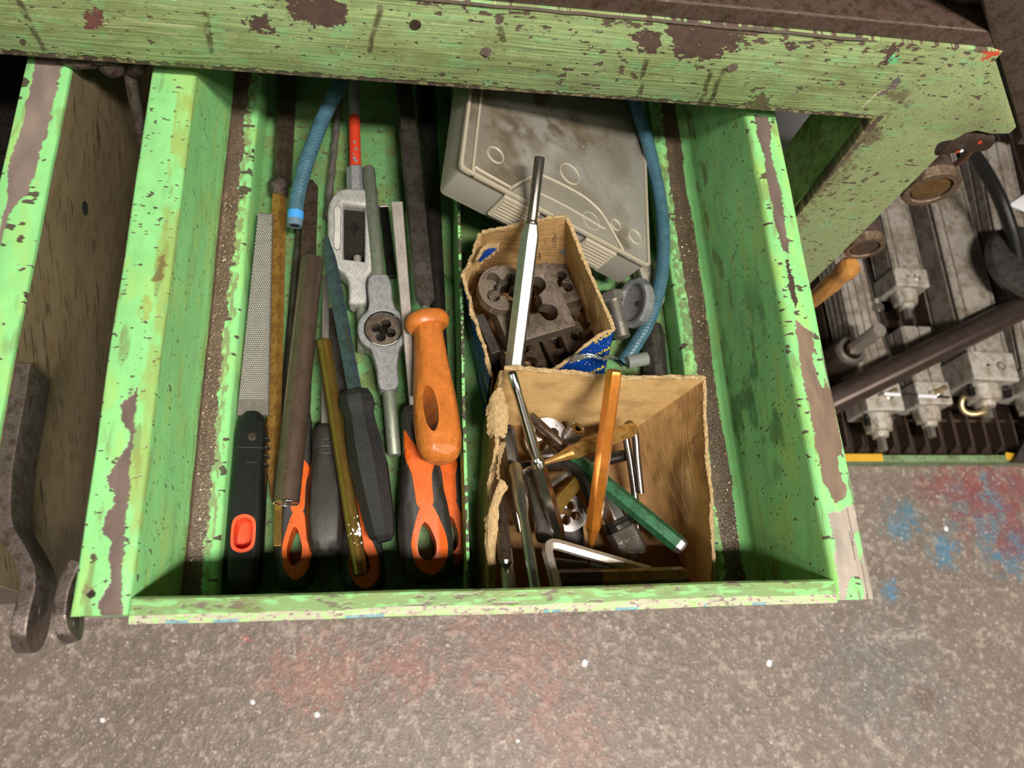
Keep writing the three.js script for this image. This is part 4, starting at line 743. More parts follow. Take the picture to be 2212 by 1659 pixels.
// round die: outline with four chip holes that break into the threaded bore
function dieOutline(bore, hr, hd, seg = 200, t0 = Math.PI / 4) {
  const pts = [];
  for (let i = 0; i < seg; i++) {
    const a = i / seg * 2 * Math.PI, dx = Math.cos(a), dy = Math.sin(a); let r = bore;
    for (let k = 0; k < 4; k++) { const b = t0 + k * Math.PI / 2, c = hd * Math.cos(a - b), s = hd * Math.sin(a - b); if (c > 0 && Math.abs(s) < hr) r = Math.max(r, c + Math.sqrt(hr * hr - s * s)); }
    pts.push([dx * r, dy * r]);
  }
  return pts;
}
{ // 11 die stock
  const [g, L] = rod('die_stock', 'pebbled silver die stock with a round threading die in its ring', 'die stock', [0.0075, 0.579, -0.1731], [-0.0182, 0.581, -0.4398]);
  const ys = [[985, [0.0075, 0.58, -0.1728]], [845, [0.0014, 0.58, -0.2268]], [790, [-0.0007, 0.58, -0.249]], [719, [-0.0034, 0.58, -0.2784]], [660, [-0.0057, 0.58, -0.3035]], [604, [-0.0081, 0.58, -0.328]], [364, [-0.0182, 0.58, -0.4405]]].map(q => [q[0], loc(g, q[1])[1]]);
  const along = y => { let i = 1; while (i < ys.length - 1 && ys[i][0] > y) i++; const [y0, a] = ys[i - 1], [y1, b] = ys[i]; return lerp(a, b, (y - y0) / (y1 - y0)); };
  const px = (x, y) => [0, along(y)];
  const cy = px(0, 719)[1];
  const outer = smooth([...Array.from({ length: 9 }, (_, i) => { const a = 0.62 + i / 8 * (Math.PI - 1.24) - Math.PI / 2; return [0.0212 * Math.cos(a), cy + 0.0212 * Math.sin(a)]; }), [0.0102, px(0, 664)[1]], [0.0098, px(0, 622)[1]], [0.0068, px(0, 604)[1]], [-0.0068, px(0, 604)[1]], [-0.0098, px(0, 622)[1]], [-0.0102, px(0, 664)[1]],
    ...Array.from({ length: 9 }, (_, i) => { const a = Math.PI / 2 + 0.62 + i / 8 * (Math.PI - 1.24); return [0.0212 * Math.cos(a), cy + 0.0212 * Math.sin(a)]; }), [-0.0088, px(0, 795)[1]], [-0.0064, px(0, 845)[1]], [0.0064, px(0, 845)[1]], [0.0088, px(0, 795)[1]]], 140);
  mesh('body', extr(hole(shape(outer), ring(0, cy, 0.0152, 0.0152, 48)), 0.018, 0.0022, { seg: 3, crease: 0.7 }), M.cast, g);
  mesh('bright_rim', moved(lathe([[0.0146, -0.001], [0.0158, -0.001], [0.0156, 0.0004], [0.015, 0.0006], [0.0146, 0]], 48), 0, cy, 0.0088, Math.PI / 2), M.chrome, g);
  for (const f of g.children) if (f.name === 'bright_rim') f.geometry.translate(0, 0, 0);
  mesh('die', moved(extr(hole(shape(ring(0, 0, 0.015, 0.015, 48)), dieOutline(0.0036, 0.0041, 0.0062)), 0.009, 0.0004, { crease: 0.5 }), 0, cy, 0.001, 0, 0, 0.35), M.dieSteel, g);
  mesh('die_seat', moved(extr(ring(0, 0, 0.0149, 0.0149, 40), 0.002, 0.0002), 0, cy, -0.0078), M.blackSteel, g);
  mesh('handle_bar', lathe([[0, px(0, 606)[1]], [0.0056, px(0, 606)[1]], [0.0056, L - 0.001], [0.005, L], [0, L]], 28), M.zincRod, g);
  mesh('handle_bar', lathe([[0, 0], [0.005, 0.0003], [0.0054, 0.001], [0.0054, px(0, 843)[1]], [0, px(0, 843)[1]]], 28), M.zincRod, g);
}
{ // 12 smooth flat blade with the orange and grey handle
  const [g, L] = rod('flat_scraper_file', 'smooth silver flat blade with a large orange and grey padded handle and teardrop eye', 'file', [0.0343, 0.574, -0.0749], [0.0069, 0.603, -0.3902]);
  padHandle(g, 0.138, 0.041, 0.026);
  mesh('blade', blade(0.136, L, 0.0072, 0.0098, 0.006, {}), M.paleSteel, g);
}
{ // 13 long file in the orange plastic handle
  const [g, L] = rod('long_file', 'long dark file pushed into a worn orange plastic handle with a hanging slot', 'file', [0.0412, 0.617, -0.1568], [0.0106, 0.588, -0.5489], { roll: 0.32 });
  const H = 0.1255;
  const body = loft([[0, 0.012, 0.01], [0.004, 0.026, 0.02], [0.014, 0.0335, 0.026], [0.032, 0.0355, 0.027], [0.06, 0.032, 0.026], [0.085, 0.0265, 0.0245], [0.105, 0.0235, 0.0225], [0.116, 0.023, 0.022], [H, 0.021, 0.02]], 2.2);
  const slot = smooth([[-0.0085, 0.02], [-0.0045, 0.028], [-0.0045, 0.046], [-0.0075, 0.056], [-0.0105, 0.058], [-0.0132, 0.05], [-0.0136, 0.034], [-0.0118, 0.024]], 40);
  mesh('handle', csg(body, prism(slot, 0.1), SUBTRACTION), M.orangeHandle, g);
  mesh('collar', moved(loft([[-0.0062, 0.026, 0.022], [-0.005, 0.033, 0.027], [0, 0.0365, 0.03], [0.005, 0.0335, 0.0275], [0.0066, 0.026, 0.022]], 2.2), 0, H - 0.006, 0, 0, 0, 0.2), M.orangeHandle, g);
  mesh('tang', moved(rbox(0.0056, 0.016, 0.0036, 0.0006), 0, H + 0.006, 0), M.chrome, g);
  mesh('blade', extr([[-0.0075, H + 0.016], [-0.0025, H + 0.008], [0.0025, H + 0.008], [0.0075, H + 0.016], [0.0078, L * 0.8], [0.0066, L + 0.02], [-0.0066, L + 0.02], [-0.0078, L * 0.8]], 0.0062, 0.0006), M.darkSteel, g);
  cutLines(H + 0.05, L + 0.015, 0.0152, 0.0132, 0.0062, 0.0014, M.darkSteel, g);
}
{ // 14 dark round bar behind it, 15 thin drill rod
  const [g, L] = rod('round_file', 'dark round file lying against the divider behind the long file, its padded handle mostly hidden', 'file', [0.053, 0.563, -0.0835], [0.034, 0.5635, -0.552]);
  padHandle(g, 0.132, 0.03, 0.02);
  mesh('bar', lathe([[0, 0.13], [0.0045, 0.13], [0.0062, 0.18], [0.0094, L - 0.02], [0.0092, L - 0.002], [0.008, L], [0, L]], 28), M.blackSteel, g);
  const [d, D] = rod('drill_rod', 'thin twisted steel drill rod lying beside the red-banded tap wrench', 'drill', [-0.0543, 0.5605, -0.3996], [-0.0477, 0.5605, -0.5376]);
  const sec = [], n = 90, pos = [], uv = [], idx = [], m = 17;
  for (let i = 0; i <= n; i++) for (let k = 0; k < m; k++) { const a = k / (m - 1) * 2 * Math.PI, y = i / n * D, r = 0.0034 * (1 - 0.2 * Math.max(0, Math.cos(2 * (a - y * 130)))); pos.push(r * Math.sin(a), y, r * Math.cos(a)); uv.push(a * 0.0034, y); if (i < n && k < m - 1) { const b = i * m + k; idx.push(b, b + 1, b + m, b + 1, b + m + 1, b + m); } }
  const b = new THREE.BufferGeometry(); b.setAttribute('position', new THREE.Float32BufferAttribute(pos, 3)); b.setAttribute('uv', new THREE.Float32BufferAttribute(uv, 2)); b.setIndex(idx); b.computeVertexNormals();
  mesh('fluted_shank', b, M.steel, d);
}
{ // 16 small blackened hook lying behind the smooth blade
  const [g, L] = rod('black_file', 'short blackened bar in the gap between die stock and smooth silver blade', 'bar', [0.0041, 0.556, -0.3435], [-0.0042, 0.556, -0.4163]);
  mesh('bar', moved(rbox(0.008, L, 0.006, 0.001), 0, L / 2, 0), M.blackSteel, g);
  mesh('bright_end', moved(rbox(0.0085, 0.003, 0.0064, 0.001), 0, L, 0), M.paleSteel, g);
}
// air hose: in from the long bay, round under the beam and back along the far side
{
  const g = thing('air_hose', 'blue braided air hose looping under the beam, a light blue band near its cut end', 'hose', [0, 0, 0]);
  const pts = [[-0.0763, 0.602, -0.3678], [-0.0757, 0.605, -0.383], [-0.0732, 0.609, -0.3986], [-0.0685, 0.614, -0.4185], [-0.0623, 0.618, -0.4395], [-0.0548, 0.62, -0.4651], [-0.0459, 0.622, -0.489], [-0.0347, 0.624, -0.5111], [0.012, 0.642, -0.53], [0.06, 0.68, -0.575], [0.12, 0.672, -0.592], [0.18, 0.648, -0.58], [0.218, 0.616, -0.553], [0.2297, 0.604, -0.5193], [0.2396, 0.599, -0.4808], [0.2451, 0.594, -0.4506], [0.249, 0.59, -0.4177], [0.2489, 0.588, -0.384], [0.2453, 0.586, -0.3511], [0.2378, 0.582, -0.32], [0.228, 0.576, -0.2952], [0.2169, 0.57, -0.2774], [0.2057, 0.564, -0.262]];
  const r = 0.0063, c = new THREE.CatmullRomCurve3(pts.map(q => V(q)), false, 'centripetal');
  mesh('tube', tube(pts, r, 300, 20), M.hose, g);
  const e = c.getPointAt(0), d = c.getTangentAt(0), band = (a, b, rad, m, n) => { const p = c.getPointAt(0).addScaledVector(d, a), q = c.getPointAt(0).addScaledVector(d, b); mesh(n, tube([p.toArray(), q.toArray()], rad, 4, 20), m, g); };
  band(0.0015, 0.0085, r * 1.04, M.hoseBand, 'blue_band');
  const cut = mesh('cut_end', lathe([[r * 0.62, -0.004], [r * 1.0, -0.004], [r * 1.02, 0.0015], [r * 0.6, 0.0015]], 24), M.hoseEnd, g); cut.position.copy(e); cut.quaternion.setFromUnitVectors(V(0, 1, 0), d);
  const bore = mesh('bore', lathe([[0, 0], [r * 0.62, 0], [r * 0.62, -0.0035], [0, -0.002]], 20), M.black, g); bore.position.copy(e); bore.quaternion.setFromUnitVectors(V(0, 1, 0), d);
}

// ---------------------------------------------------------------- translucent organiser lying tilted on the divider
{
  const g = thing('organiser_case', 'milky translucent plastic organiser case with smudges, lying tilted under the beam', 'case', [0.0513, 0.69, -0.3648]);
  const a = V(0.8931, -0.4159, 0.1716).normalize(), n0 = V(0.4324, 0.8987, -0.0726), b = n0.clone().cross(a).normalize(); if (b.z > 0) b.negate();
  const n = b.clone().cross(a).normalize(); if (n.y < 0) n.negate();
  // local x along the front edge, y away from the viewer, z out of the lid
  g.quaternion.setFromRotationMatrix(new THREE.Matrix4().makeBasis(a, b, n));
  const W = 0.1925, D = 0.228, T = 0.034;
  const [dt, dh] = bake(1024, 800, (u, v, o) => {
    const x = u * W, y = v * D, k = fbm(x * 70, y * 70, 4), s = fbm(x * 26 + 4, y * 26 + 9, 4), f = fbm(x * 420, y * 420, 2);
    o[0] = 0.79; o[1] = 0.78; o[2] = 0.735; const b2 = 0.94 + 0.12 * (k - 0.5); o[0] *= b2; o[1] *= b2; o[2] *= b2;
    mix3(o, C(112, 94, 70), 0.72 * sstep(0.48, 0.7, s) * sstep(0.34, 0.6, k)); mix3(o, C(150, 138, 116), 0.5 * sstep(0.42, 0.6, fbm(x * 14 + 2, y * 14 + 6, 3))); if (f > 0.8) mix3(o, C(120, 100, 78), 0.4);
    o[3] = k;
  });
  const lidM = mat('smudged_milky_plastic', 0xffffff, { rough: 0.36, transmission: 0.6, map: dt }), clearM = mat('milky_plastic_plain', 0xc2bdb0, { rough: 0.42, transmission: 0.6 }), rimM = mat('milky_plastic_edge', 0xd2c8b2, { rough: 0.34, transmission: 0.45 }), own2 = mat('clasp_plastic', 0xb9b3a4, { rough: 0.4, transmission: 0.55 });
  const outline = (i, r, c = 0) => filleted([[i, i], [W - i, i], [W - i, D - i], [i, D - i]], [r, r, r, r], 4);
  const own = (geo) => { const p = geo.attributes.position, uv = geo.attributes.uv; for (let k = 0; k < p.count; k++) uv.setXY(k, clamp(p.getX(k) / W), clamp(p.getY(k) / D)); return geo; };
  mesh('lid', own(moved(extr(outline(0, 0.006), 0.0022, 0.0008), 0, 0, -0.0013)), lidM, g);
  const rimS = shape(outline(0.0002, 0.006)); hole(rimS, outline(0.0032, 0.004)); mesh('lid_rim', moved(extr(rimS, 0.0042, 0.001), 0, 0, -0.0002), rimM, g);
  // raised ridge round the lid and the clasp panel with its slanting ends
  mesh('lid_ridge', tube([[0.0118, D - 0.012, 0.0006], [0.0118, 0.014, 0.0006], [0.0135, 0.0095, 0.0006], [0.018, 0.0085, 0.0006], [0.046, 0.0075, 0.0006]], 0.0013, 80, 8, false, 'catmullrom'), rimM, g);
  mesh('lid_ridge', tube([[0.0445, 0.004, 0.0006], [0.056, 0.0195, 0.0006], [0.0668, 0.0325, 0.0006], [0.0776, 0.0385, 0.0006], [0.1134, 0.0404, 0.0006], [0.1307, 0.0365, 0.0006], [0.14, 0.0308, 0.0006], [0.152, 0.0165, 0.0006], [0.1624, 0.0035, 0.0006]], 0.0013, 120, 8, false, 'catmullrom'), rimM, g);
  mesh('clasp_panel', moved(extr([[0.048, 0.005], [0.0685, 0.031], [0.079, 0.0365], [0.113, 0.0385], [0.1295, 0.035], [0.138, 0.03], [0.158, 0.005]], 0.0012, 0.0004), 0, 0, 0.0002), own2, g);
  mesh('clasp_step', tube([[0.066, 0.017, 0.0008], [0.1, 0.0185, 0.0008], [0.142, 0.0165, 0.0008]], 0.0009, 40, 8), rimM, g);
  for (const [x, y, r] of [[0.0305, 0.033, 0.0078], [0.1038, 0.0575, 0.0105], [0.127, 0.0175, 0.009], [0.176, 0.027, 0.0072], [0.154, 0.0285, 0.0056]]) mesh('boss', moved(lathe([[r + 0.0004, -0.0008], [r, 0.0007], [r - 0.0004, 0.0009], [r - 0.0009, 0.0004], [r - 0.001, -0.0008]], 40), x, y, 0.0002, Math.PI / 2), rimM, g);
  const caseS = shape(outline(0.0025, 0.005)); hole(caseS, outline(0.0042, 0.004));
  mesh('case_wall', moved(extr(caseS, T - 0.003, 0.0004), 0, 0, -T / 2 - 0.001), clearM, g);
  mesh('case_floor', moved(extr(outline(0.0025, 0.005), 0.0018, 0.0006), 0, 0, -T + 0.0008), clearM, g);
  for (const x of [0.062, 0.108, 0.15]) mesh('partition', moved(rbox(0.0012, D - 0.01, T - 0.008, 0.0004), x, D / 2, -T / 2), clearM, g);
  mesh('partition', moved(rbox(W - 0.01, 0.0012, T - 0.008, 0.0004), W / 2, 0.06, -T / 2), clearM, g);
  for (const [x0, x1] of [[0.043, 0.077], [0.124, 0.157]]) {
    const l = mesh('latch', moved(rbox(x1 - x0, 0.0036, 0.026, 0.0012), (x0 + x1) / 2, -0.0008, -0.0145), rimM, g);
    for (let i = 0; i < 6; i++) mesh('latch_rib', moved(rbox((x1 - x0) * 0.86, 0.0012, 0.001, 0.0003), (x0 + x1) / 2, -0.0028, -0.006 - i * 0.0034), rimM, l);
  }
  const tg = new TextGeometry('SURE', { font: FONT, size: 0.0052, depth: 0.0004, curveSegments: 3 });
  mesh('moulded_mark', own(moved(tg, 0.082, 0.098, -0.0002)), lidM, g);
}

// ---------------------------------------------------------------- torn cardboard boxes
// wall between base line b0-b1 and top line t0-t1; top(u) gives how much of the height is left (torn edge); outward normal side is "out"
function boxWall(g, o, b0, b1, t0, t1, thick, out, top, mIn, mOut, seed, uvScale = null) {
  const nx = 64, ny = 14, pos = [], uv = [], idx = [[], []];
  const B0 = V(b0), B1 = V(b1), T0 = V(t0), T1 = V(t1), nrm = B1.clone().sub(B0).cross(T0.clone().sub(B0)).normalize(); if (nrm.dot(V(out)) < 0) nrm.negate();
  const off = V(o);
  const at = (u, v, side) => {
    const h = v * top(u), p = B0.clone().lerp(B1, u).lerp(T0.clone().lerp(T1, u), h), w = (fbm(u * 5 + seed, v * 4 + seed * 2, 3) - 0.5) * 0.005 * Math.sin(Math.PI * u);
    return p.addScaledVector(nrm, w + (side ? thick : 0)).sub(off);
  };
  const LX = B0.distanceTo(B1), LY = B0.distanceTo(T0);
  for (const s of [0, 1]) {
    const o0 = pos.length / 3;
    for (let j = 0; j <= ny; j++) for (let i = 0; i <= nx; i++) { const p = at(i / nx, j / ny, s); pos.push(p.x, p.y, p.z); const h = j / ny * top(i / nx); if (s && uvScale) uv.push(i / nx, h); else uv.push(i / nx * LX, h * LY); }
    for (let j = 0; j < ny; j++) for (let i = 0; i < nx; i++) { const a = o0 + j * (nx + 1) + i, c = a + nx + 1; idx[s].push(a, a + 1, c, a + 1, c + 1, c); }
  }
  const geo = new THREE.BufferGeometry(); geo.setAttribute('position', new THREE.Float32BufferAttribute(pos, 3)); geo.setAttribute('uv', new THREE.Float32BufferAttribute(uv, 2));
  geo.setIndex([...idx[0], ...idx[1]]); geo.addGroup(0, idx[0].length, 0); geo.addGroup(idx[0].length, idx[1].length, 1); geo.computeVertexNormals();
  const w = mesh('box_wall', geo, [mIn, mOut], g);
  // ragged torn edge: a crumpled fibre strip along the top
  const rp = [], ru = [], ri = [], m = 13, N = 220;
  for (let i = 0; i <= N; i++) {
    const u = i / N, c = at(u, 1, 0).addScaledVector(nrm, thick / 2), dn = T0.clone().lerp(T1, u).sub(B0.clone().lerp(B1, u)).normalize();
    for (let k = 0; k < m; k++) {
      const a = k / (m - 1) * 2 * Math.PI, kk = fbm(u * LX * 120 + seed, Math.cos(a) * 1.4 + 4 + seed, 2), k2 = noise(u * LX * 700 + seed * 3, Math.sin(a) * 4 + 9), r = thick * (0.3 + 0.55 * kk + 0.4 * (k2 - 0.5));
      const p = c.clone().addScaledVector(nrm, Math.cos(a) * r).addScaledVector(dn, Math.sin(a) * r * 0.9 - thick * 0.1);
      rp.push(p.x, p.y, p.z); ru.push(u * LX, a * 0.003); if (i < N && k < m - 1) { const q = i * m + k; ri.push(q, q + 1, q + m, q + 1, q + m + 1, q + m); }
    }
  }
  const rg = new THREE.BufferGeometry(); rg.setAttribute('position', new THREE.Float32BufferAttribute(rp, 3)); rg.setAttribute('uv', new THREE.Float32BufferAttribute(ru, 2)); rg.setIndex(ri); rg.computeVertexNormals();
  mesh('torn_edge', rg, M.tornPaper, w);
  return w;
}
function flapPatch(g, o, pts, m, name = 'torn_flap', th = 0.0016) { // curled scrap of liner through points on a grid [[row], [row]]
  const rows = pts.length, cols = pts[0].length, pos = [], uv = [], idx = [], R = 26, S = 14;
  const cr = pts.map(r => new THREE.CatmullRomCurve3(r.map(q => V(q).sub(V(o)))));
  for (let j = 0; j <= S; j++) for (let i = 0; i <= R; i++) {
    const col = new THREE.CatmullRomCurve3(cr.map(c => c.getPoint(i / R))), p = col.getPoint(j / S), e = Math.min(i, R - i, j, S - j) === 0 ? 0.0014 : 0.0006;
    p.x += (noise(i * 1.7 + j * 0.9, j * 2.3) - 0.5) * e * 1.6; p.y += (noise(i * 0.9 + 7, j * 0.8) - 0.5) * e * 2; p.z += (noise(i * 1.9 + 40, j * 1.7) - 0.5) * e * 1.6;
    pos.push(p.x, p.y, p.z); uv.push(i * 0.002, j * 0.002); if (i < R && j < S) { const a = j * (R + 1) + i, c = a + R + 1; idx.push(a, a + 1, c, a + 1, c + 1, c); }
  }
  const nf = pos.length / 3; for (let k = 0; k < nf; k++) { pos.push(pos[k * 3], pos[k * 3 + 1] - th, pos[k * 3 + 2]); uv.push(uv[k * 2], uv[k * 2 + 1]); }
  const f = idx.length; for (let k = 0; k < f; k += 3) idx.push(idx[k] + nf, idx[k + 2] + nf, idx[k + 1] + nf);
  const b = new THREE.BufferGeometry(); b.setAttribute('position', new THREE.Float32BufferAttribute(pos, 3)); b.setAttribute('uv', new THREE.Float32BufferAttribute(uv, 2)); b.setIndex(idx); b.computeVertexNormals();
  return mesh(name, b, m, g);
}
const jag = (s, a, f) => u => 1 - a * fbm(u * f + s, s * 3.1, 4);
{ // front box with the punches
  const O = [0.16, FLOOR, -0.13], g = thing('punch_box', 'torn open brown cardboard box holding punches and hex keys at the front of the drawer', 'box', O);
  const bl = [0.0845, FLOOR + 0.001, -0.208], br = [0.2155, FLOOR + 0.001, -0.2065], fr = [0.2485, FLOOR + 0.001, -0.0625], fl = [0.0715, FLOOR + 0.001, -0.0625];
  const tbl = [0.0858, 0.648, -0.2188], tbr = [0.2404, 0.648, -0.2133], tfr = [0.2344, 0.632, -0.0627], tfl = [0.0788, 0.632, -0.0666];
  boxWall(g, O, bl, br, tbl, tbr, 0.003, [0, 0, -1], u => 1.0 + 0.03 * Math.sin(u * 7 + 1) + 0.03 * (fbm(u * 14, 3, 3) - 0.5), M.kraft, M.kraftOut, 3);
  const [skt, skh] = bake(512, 384, (u, v, o) => {
    const x = u * 0.15, y = v * 0.1, k = fbm(x * 300, y * 300, 3), f = fbm(x * 60, y * 420, 3), s = fbm(x * 40 + 3, y * 40, 4), b = 0.96 + 0.1 * (k - 0.5) + 0.12 * (f - 0.5); o[0] = 0.835 * b; o[1] = 0.69 * b; o[2] = 0.455 * b; o[3] = f;
    mix3(o, C(132, 104, 70), 0.5 * sstep(0.5, 0.7, s));
    for (const [a, c] of [[[0.03, 0.03], [0.09, 0.052]], [[0.055, 0.02], [0.12, 0.06]], [[0.02, 0.07], [0.1, 0.04]]]) { const d = distSeg(x + 0.004 * (s - 0.5), y, a, c); if (d < 0.0007) { mix3(o, C(226, 196, 142), 0.6); o[3] = 0.9; } }
    for (const [a, c] of [[[0.038, 0.088], [0.041, 0.072]], [[0.041, 0.072], [0.046, 0.073]], [[0.038, 0.08], [0.043, 0.08]], [[0.036, 0.088], [0.042, 0.0885]]]) if (distSeg(x + 0.002 * (k - 0.5), y, a, c) < 0.0008) mix3(o, C(140, 84, 50), 0.75 * sstep(0.3, 0.55, k));
  });
  const sideKraft = mat('stained_kraft', 0xffffff, { rough: 0.9, map: skt, bumpMap: skh, bumpScale: 0.0003 });
  const rw = boxWall(g, O, br, fr, tbr, tfr, 0.003, [1, 0, 0], u => 1.0 - 0.03 * fbm(u * 9, 7, 3) - 0.1 * sstep(0.86, 1, u), sideKraft, M.kraftOut, 8);
  { const uvs = rw.geometry.attributes.uv, LX = V(br).distanceTo(V(fr)), LY = V(br).distanceTo(V(tbr)), half = uvs.count / 2; for (let i = 0; i < half; i++) uvs.setXY(i, uvs.getX(i) / LX, uvs.getY(i) / LY); }
  boxWall(g, O, bl, fl, tbl, tfl, 0.003, [-1, 0, 0], u => 1.0 - 0.2 * sstep(0.02, 0.1, u) + 0.1 * sstep(0.16, 0.26, u) * sstep(0.44, 0.34, u) - 0.12 * sstep(0.4, 0.5, u) * sstep(0.64, 0.55, u) - 0.06 * fbm(u * 12, 2, 3) - 0.22 * sstep(0.86, 1, u), M.kraft, M.kraftOut, 15);
  boxWall(g, O, fl, fr, tfl, tfr, 0.003, [0, 0, 1], u => 0.34 + 0.16 * fbm(u * 6, 5, 3), M.kraft, M.kraftOut, 21);
  const fs = shape([bl, br, fr, fl].map(q => [q[0] - O[0], -(q[2] - O[2])]));
  mesh('box_floor', moved(extr(fs, 0.002, 0.0002), 0, 0.0015, 0, -Math.PI / 2), M.kraftDark = mat('dark_kraft', 0x8a6a44, { rough: 0.9, tex: kr, size: 0.05 }), g);  // darker kraft tone, used for both box floors
  flapPatch(g, O, [[[0.0856, 0.642, -0.2094], [0.0881, 0.64, -0.1944], [0.0893, 0.637, -0.18], [0.0866, 0.634, -0.1717]], [[0.0773, 0.645, -0.2015], [0.0795, 0.646, -0.1904], [0.0802, 0.643, -0.179], [0.0776, 0.64, -0.1712]], [[0.0738, 0.638, -0.1932], [0.0733, 0.638, -0.186], [0.0739, 0.636, -0.1777], [0.0756, 0.634, -0.1709]]], M.tornPaper);
  flapPatch(g, O, [[[0.0888, 0.628, -0.1696], [0.0834, 0.628, -0.1537], [0.0828, 0.626, -0.1403]], [[0.0837, 0.63, -0.169], [0.081, 0.63, -0.1532], [0.0809, 0.628, -0.1433]]], M.tornPaper);
  flapPatch(g, O, [[[0.0901, 0.622, -0.1385], [0.0828, 0.624, -0.1254], [0.0803, 0.622, -0.104], [0.0792, 0.618, -0.0786], [0.0786, 0.614, -0.0647]], [[0.0832, 0.626, -0.1421], [0.0761, 0.628, -0.1229], [0.0737, 0.626, -0.1034], [0.0734, 0.622, -0.0781], [0.0735, 0.618, -0.0666]], [[0.0813, 0.622, -0.131], [0.0719, 0.622, -0.1135], [0.0713, 0.622, -0.1042], [0.0723, 0.618, -0.0787], [0.0727, 0.614, -0.0677]]], M.tornPaper);
}
{ // rear box with the dies
  const O = [0.12, FLOOR, -0.29], g = thing('die_box', 'smaller torn cardboard box with blue and yellow print, filled with threading dies', 'box', O);
  const y = FLOOR + 0.001, bl = [0.084, y, -0.352], br = [0.163, y, -0.343], fr = [0.1875, y, -0.252], fl = [0.086, y, -0.216];
  const tbl = [0.0736, 0.642, -0.34], tbr = [0.1381, 0.664, -0.3458], tfr = [0.1806, 0.624, -0.2684], tfl = [0.0823, 0.62, -0.2278], tl = [0.0603, 0.628, -0.3112], bl2 = [0.072, y, -0.318];
  const ink = lettering(512, 512, k => { k.fillStyle = '#fff'; for (const [x, yy, s] of [[430, 70, 40], [445, 215, 40], [430, 400, 44], [30, 300, 54], [90, 470, 50]]) { k.save(); k.translate(x, yy); k.rotate(-0.42); k.font = 'bold italic ' + s + 'px sans-serif'; k.fillText(s > 50 ? 'MVMA' : 'SVM', 0, 0); k.restore(); } });
  const [pt] = bake(512, 512, (u, v, o) => { const t = ink(u, v), k = fbm(u * 40, v * 40, 3); o[0] = 0.01; o[1] = 0.25; o[2] = 0.62; const b = 0.92 + 0.16 * (k - 0.5); o[1] *= b; o[2] *= b; if (t > 0.4) { o[0] = 0.93; o[1] = 0.8; o[2] = 0.1; } if (fbm(u * 60 + 3, v * 30, 3) > 0.8) { o[0] = 0.85; o[1] = 0.88; o[2] = 0.95; } });
  const print = mat('blue_yellow_print', 0xffffff, { rough: 0.5, map: pt });
  const stamp = lettering(512, 512, k => { k.font = 'bold 34px monospace'; k.save(); k.translate(430, 70); k.rotate(Math.PI / 2); k.fillText('-:*8811', 0, 0); k.restore(); k.save(); k.translate(380, 120); k.rotate(Math.PI / 2); k.fillText('1.-', 0, 0); k.restore(); k.lineWidth = 9; k.beginPath(); k.moveTo(300, 250); k.lineTo(312, 284); k.lineTo(350, 278); k.moveTo(350, 240); k.lineTo(358, 300); k.stroke(); });
  const [bt, bh] = bake(512, 512, (u, v, o) => { const t = stamp(u, v), k = fbm(u * 30, v * 90, 4), f = noise(u * 3, v * 60), b = 0.9 + 0.2 * (k - 0.5) + 0.08 * (f - 0.5); o[0] = 0.77 * b; o[1] = 0.605 * b; o[2] = 0.38 * b; if (t > 0.4) mix3(o, C(70, 56, 44), 0.75); o[3] = f; });
  const inner = mat('stamped_kraft', 0xffffff, { rough: 0.9, map: bt, bumpMap: bh, bumpScale: 0.0003 });
  // the stamped inside of the rear wall: first group is the inside, mapped 0..1
  const wb = boxWall(g, O, bl, br, tbl, tbr, 0.0026, [0, 0, -1], u => 0.96 + 0.05 * fbm(u * 10, 2, 3), inner, print, 31, true);
  { const uvs = wb.geometry.attributes.uv, LX = V(bl).distanceTo(V(br)), LY = V(bl).distanceTo(V(tbl)), half = uvs.count / 2; for (let i = 0; i < half; i++) uvs.setXY(i, uvs.getX(i) / LX, uvs.getY(i) / LY); }
  boxWall(g, O, br, fr, tbr, tfr, 0.0026, [1, 0, 0], u => 0.98 - 0.05 * fbm(u * 12, 4, 3), M.kraft, print, 37, true);
  boxWall(g, O, fl, fr, tfl, tfr, 0.0026, [0, 0, 1], u => lerp(0.55, 1.0, sstep(0.3, 0.95, u)) - 0.04 * fbm(u * 12, 9, 3), M.kraft, print, 43, true);
  boxWall(g, O, bl2, fl, tl, tfl, 0.0026, [-1, 0, 0], u => 0.98 - 0.05 * fbm(u * 14, 6, 3), M.kraft, print, 47, true);
  boxWall(g, O, bl, bl2, tbl, tl, 0.0026, [-1, 0, -0.3], u => 0.97 - 0.16 * Math.sin(u * Math.PI) , M.kraft, print, 53, true);
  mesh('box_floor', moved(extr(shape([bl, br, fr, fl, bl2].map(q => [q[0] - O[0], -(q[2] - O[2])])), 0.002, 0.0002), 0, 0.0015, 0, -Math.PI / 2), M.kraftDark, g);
  flapPatch(g, O, [[[0.0717, 0.634, -0.3192], [0.0776, 0.637, -0.3271], [0.0861, 0.636, -0.3306]], [[0.0734, 0.638, -0.317], [0.0791, 0.641, -0.3206], [0.084, 0.639, -0.3262]]], print, 'printed_flap', 0.0008);
  flapPatch(g, O, [[[0.069, 0.632, -0.3211], [0.0765, 0.635, -0.3325], [0.0888, 0.634, -0.3363]], [[0.0739, 0.634, -0.3177], [0.081, 0.638, -0.3216], [0.0875, 0.636, -0.329]]], M.tornPaper);
}

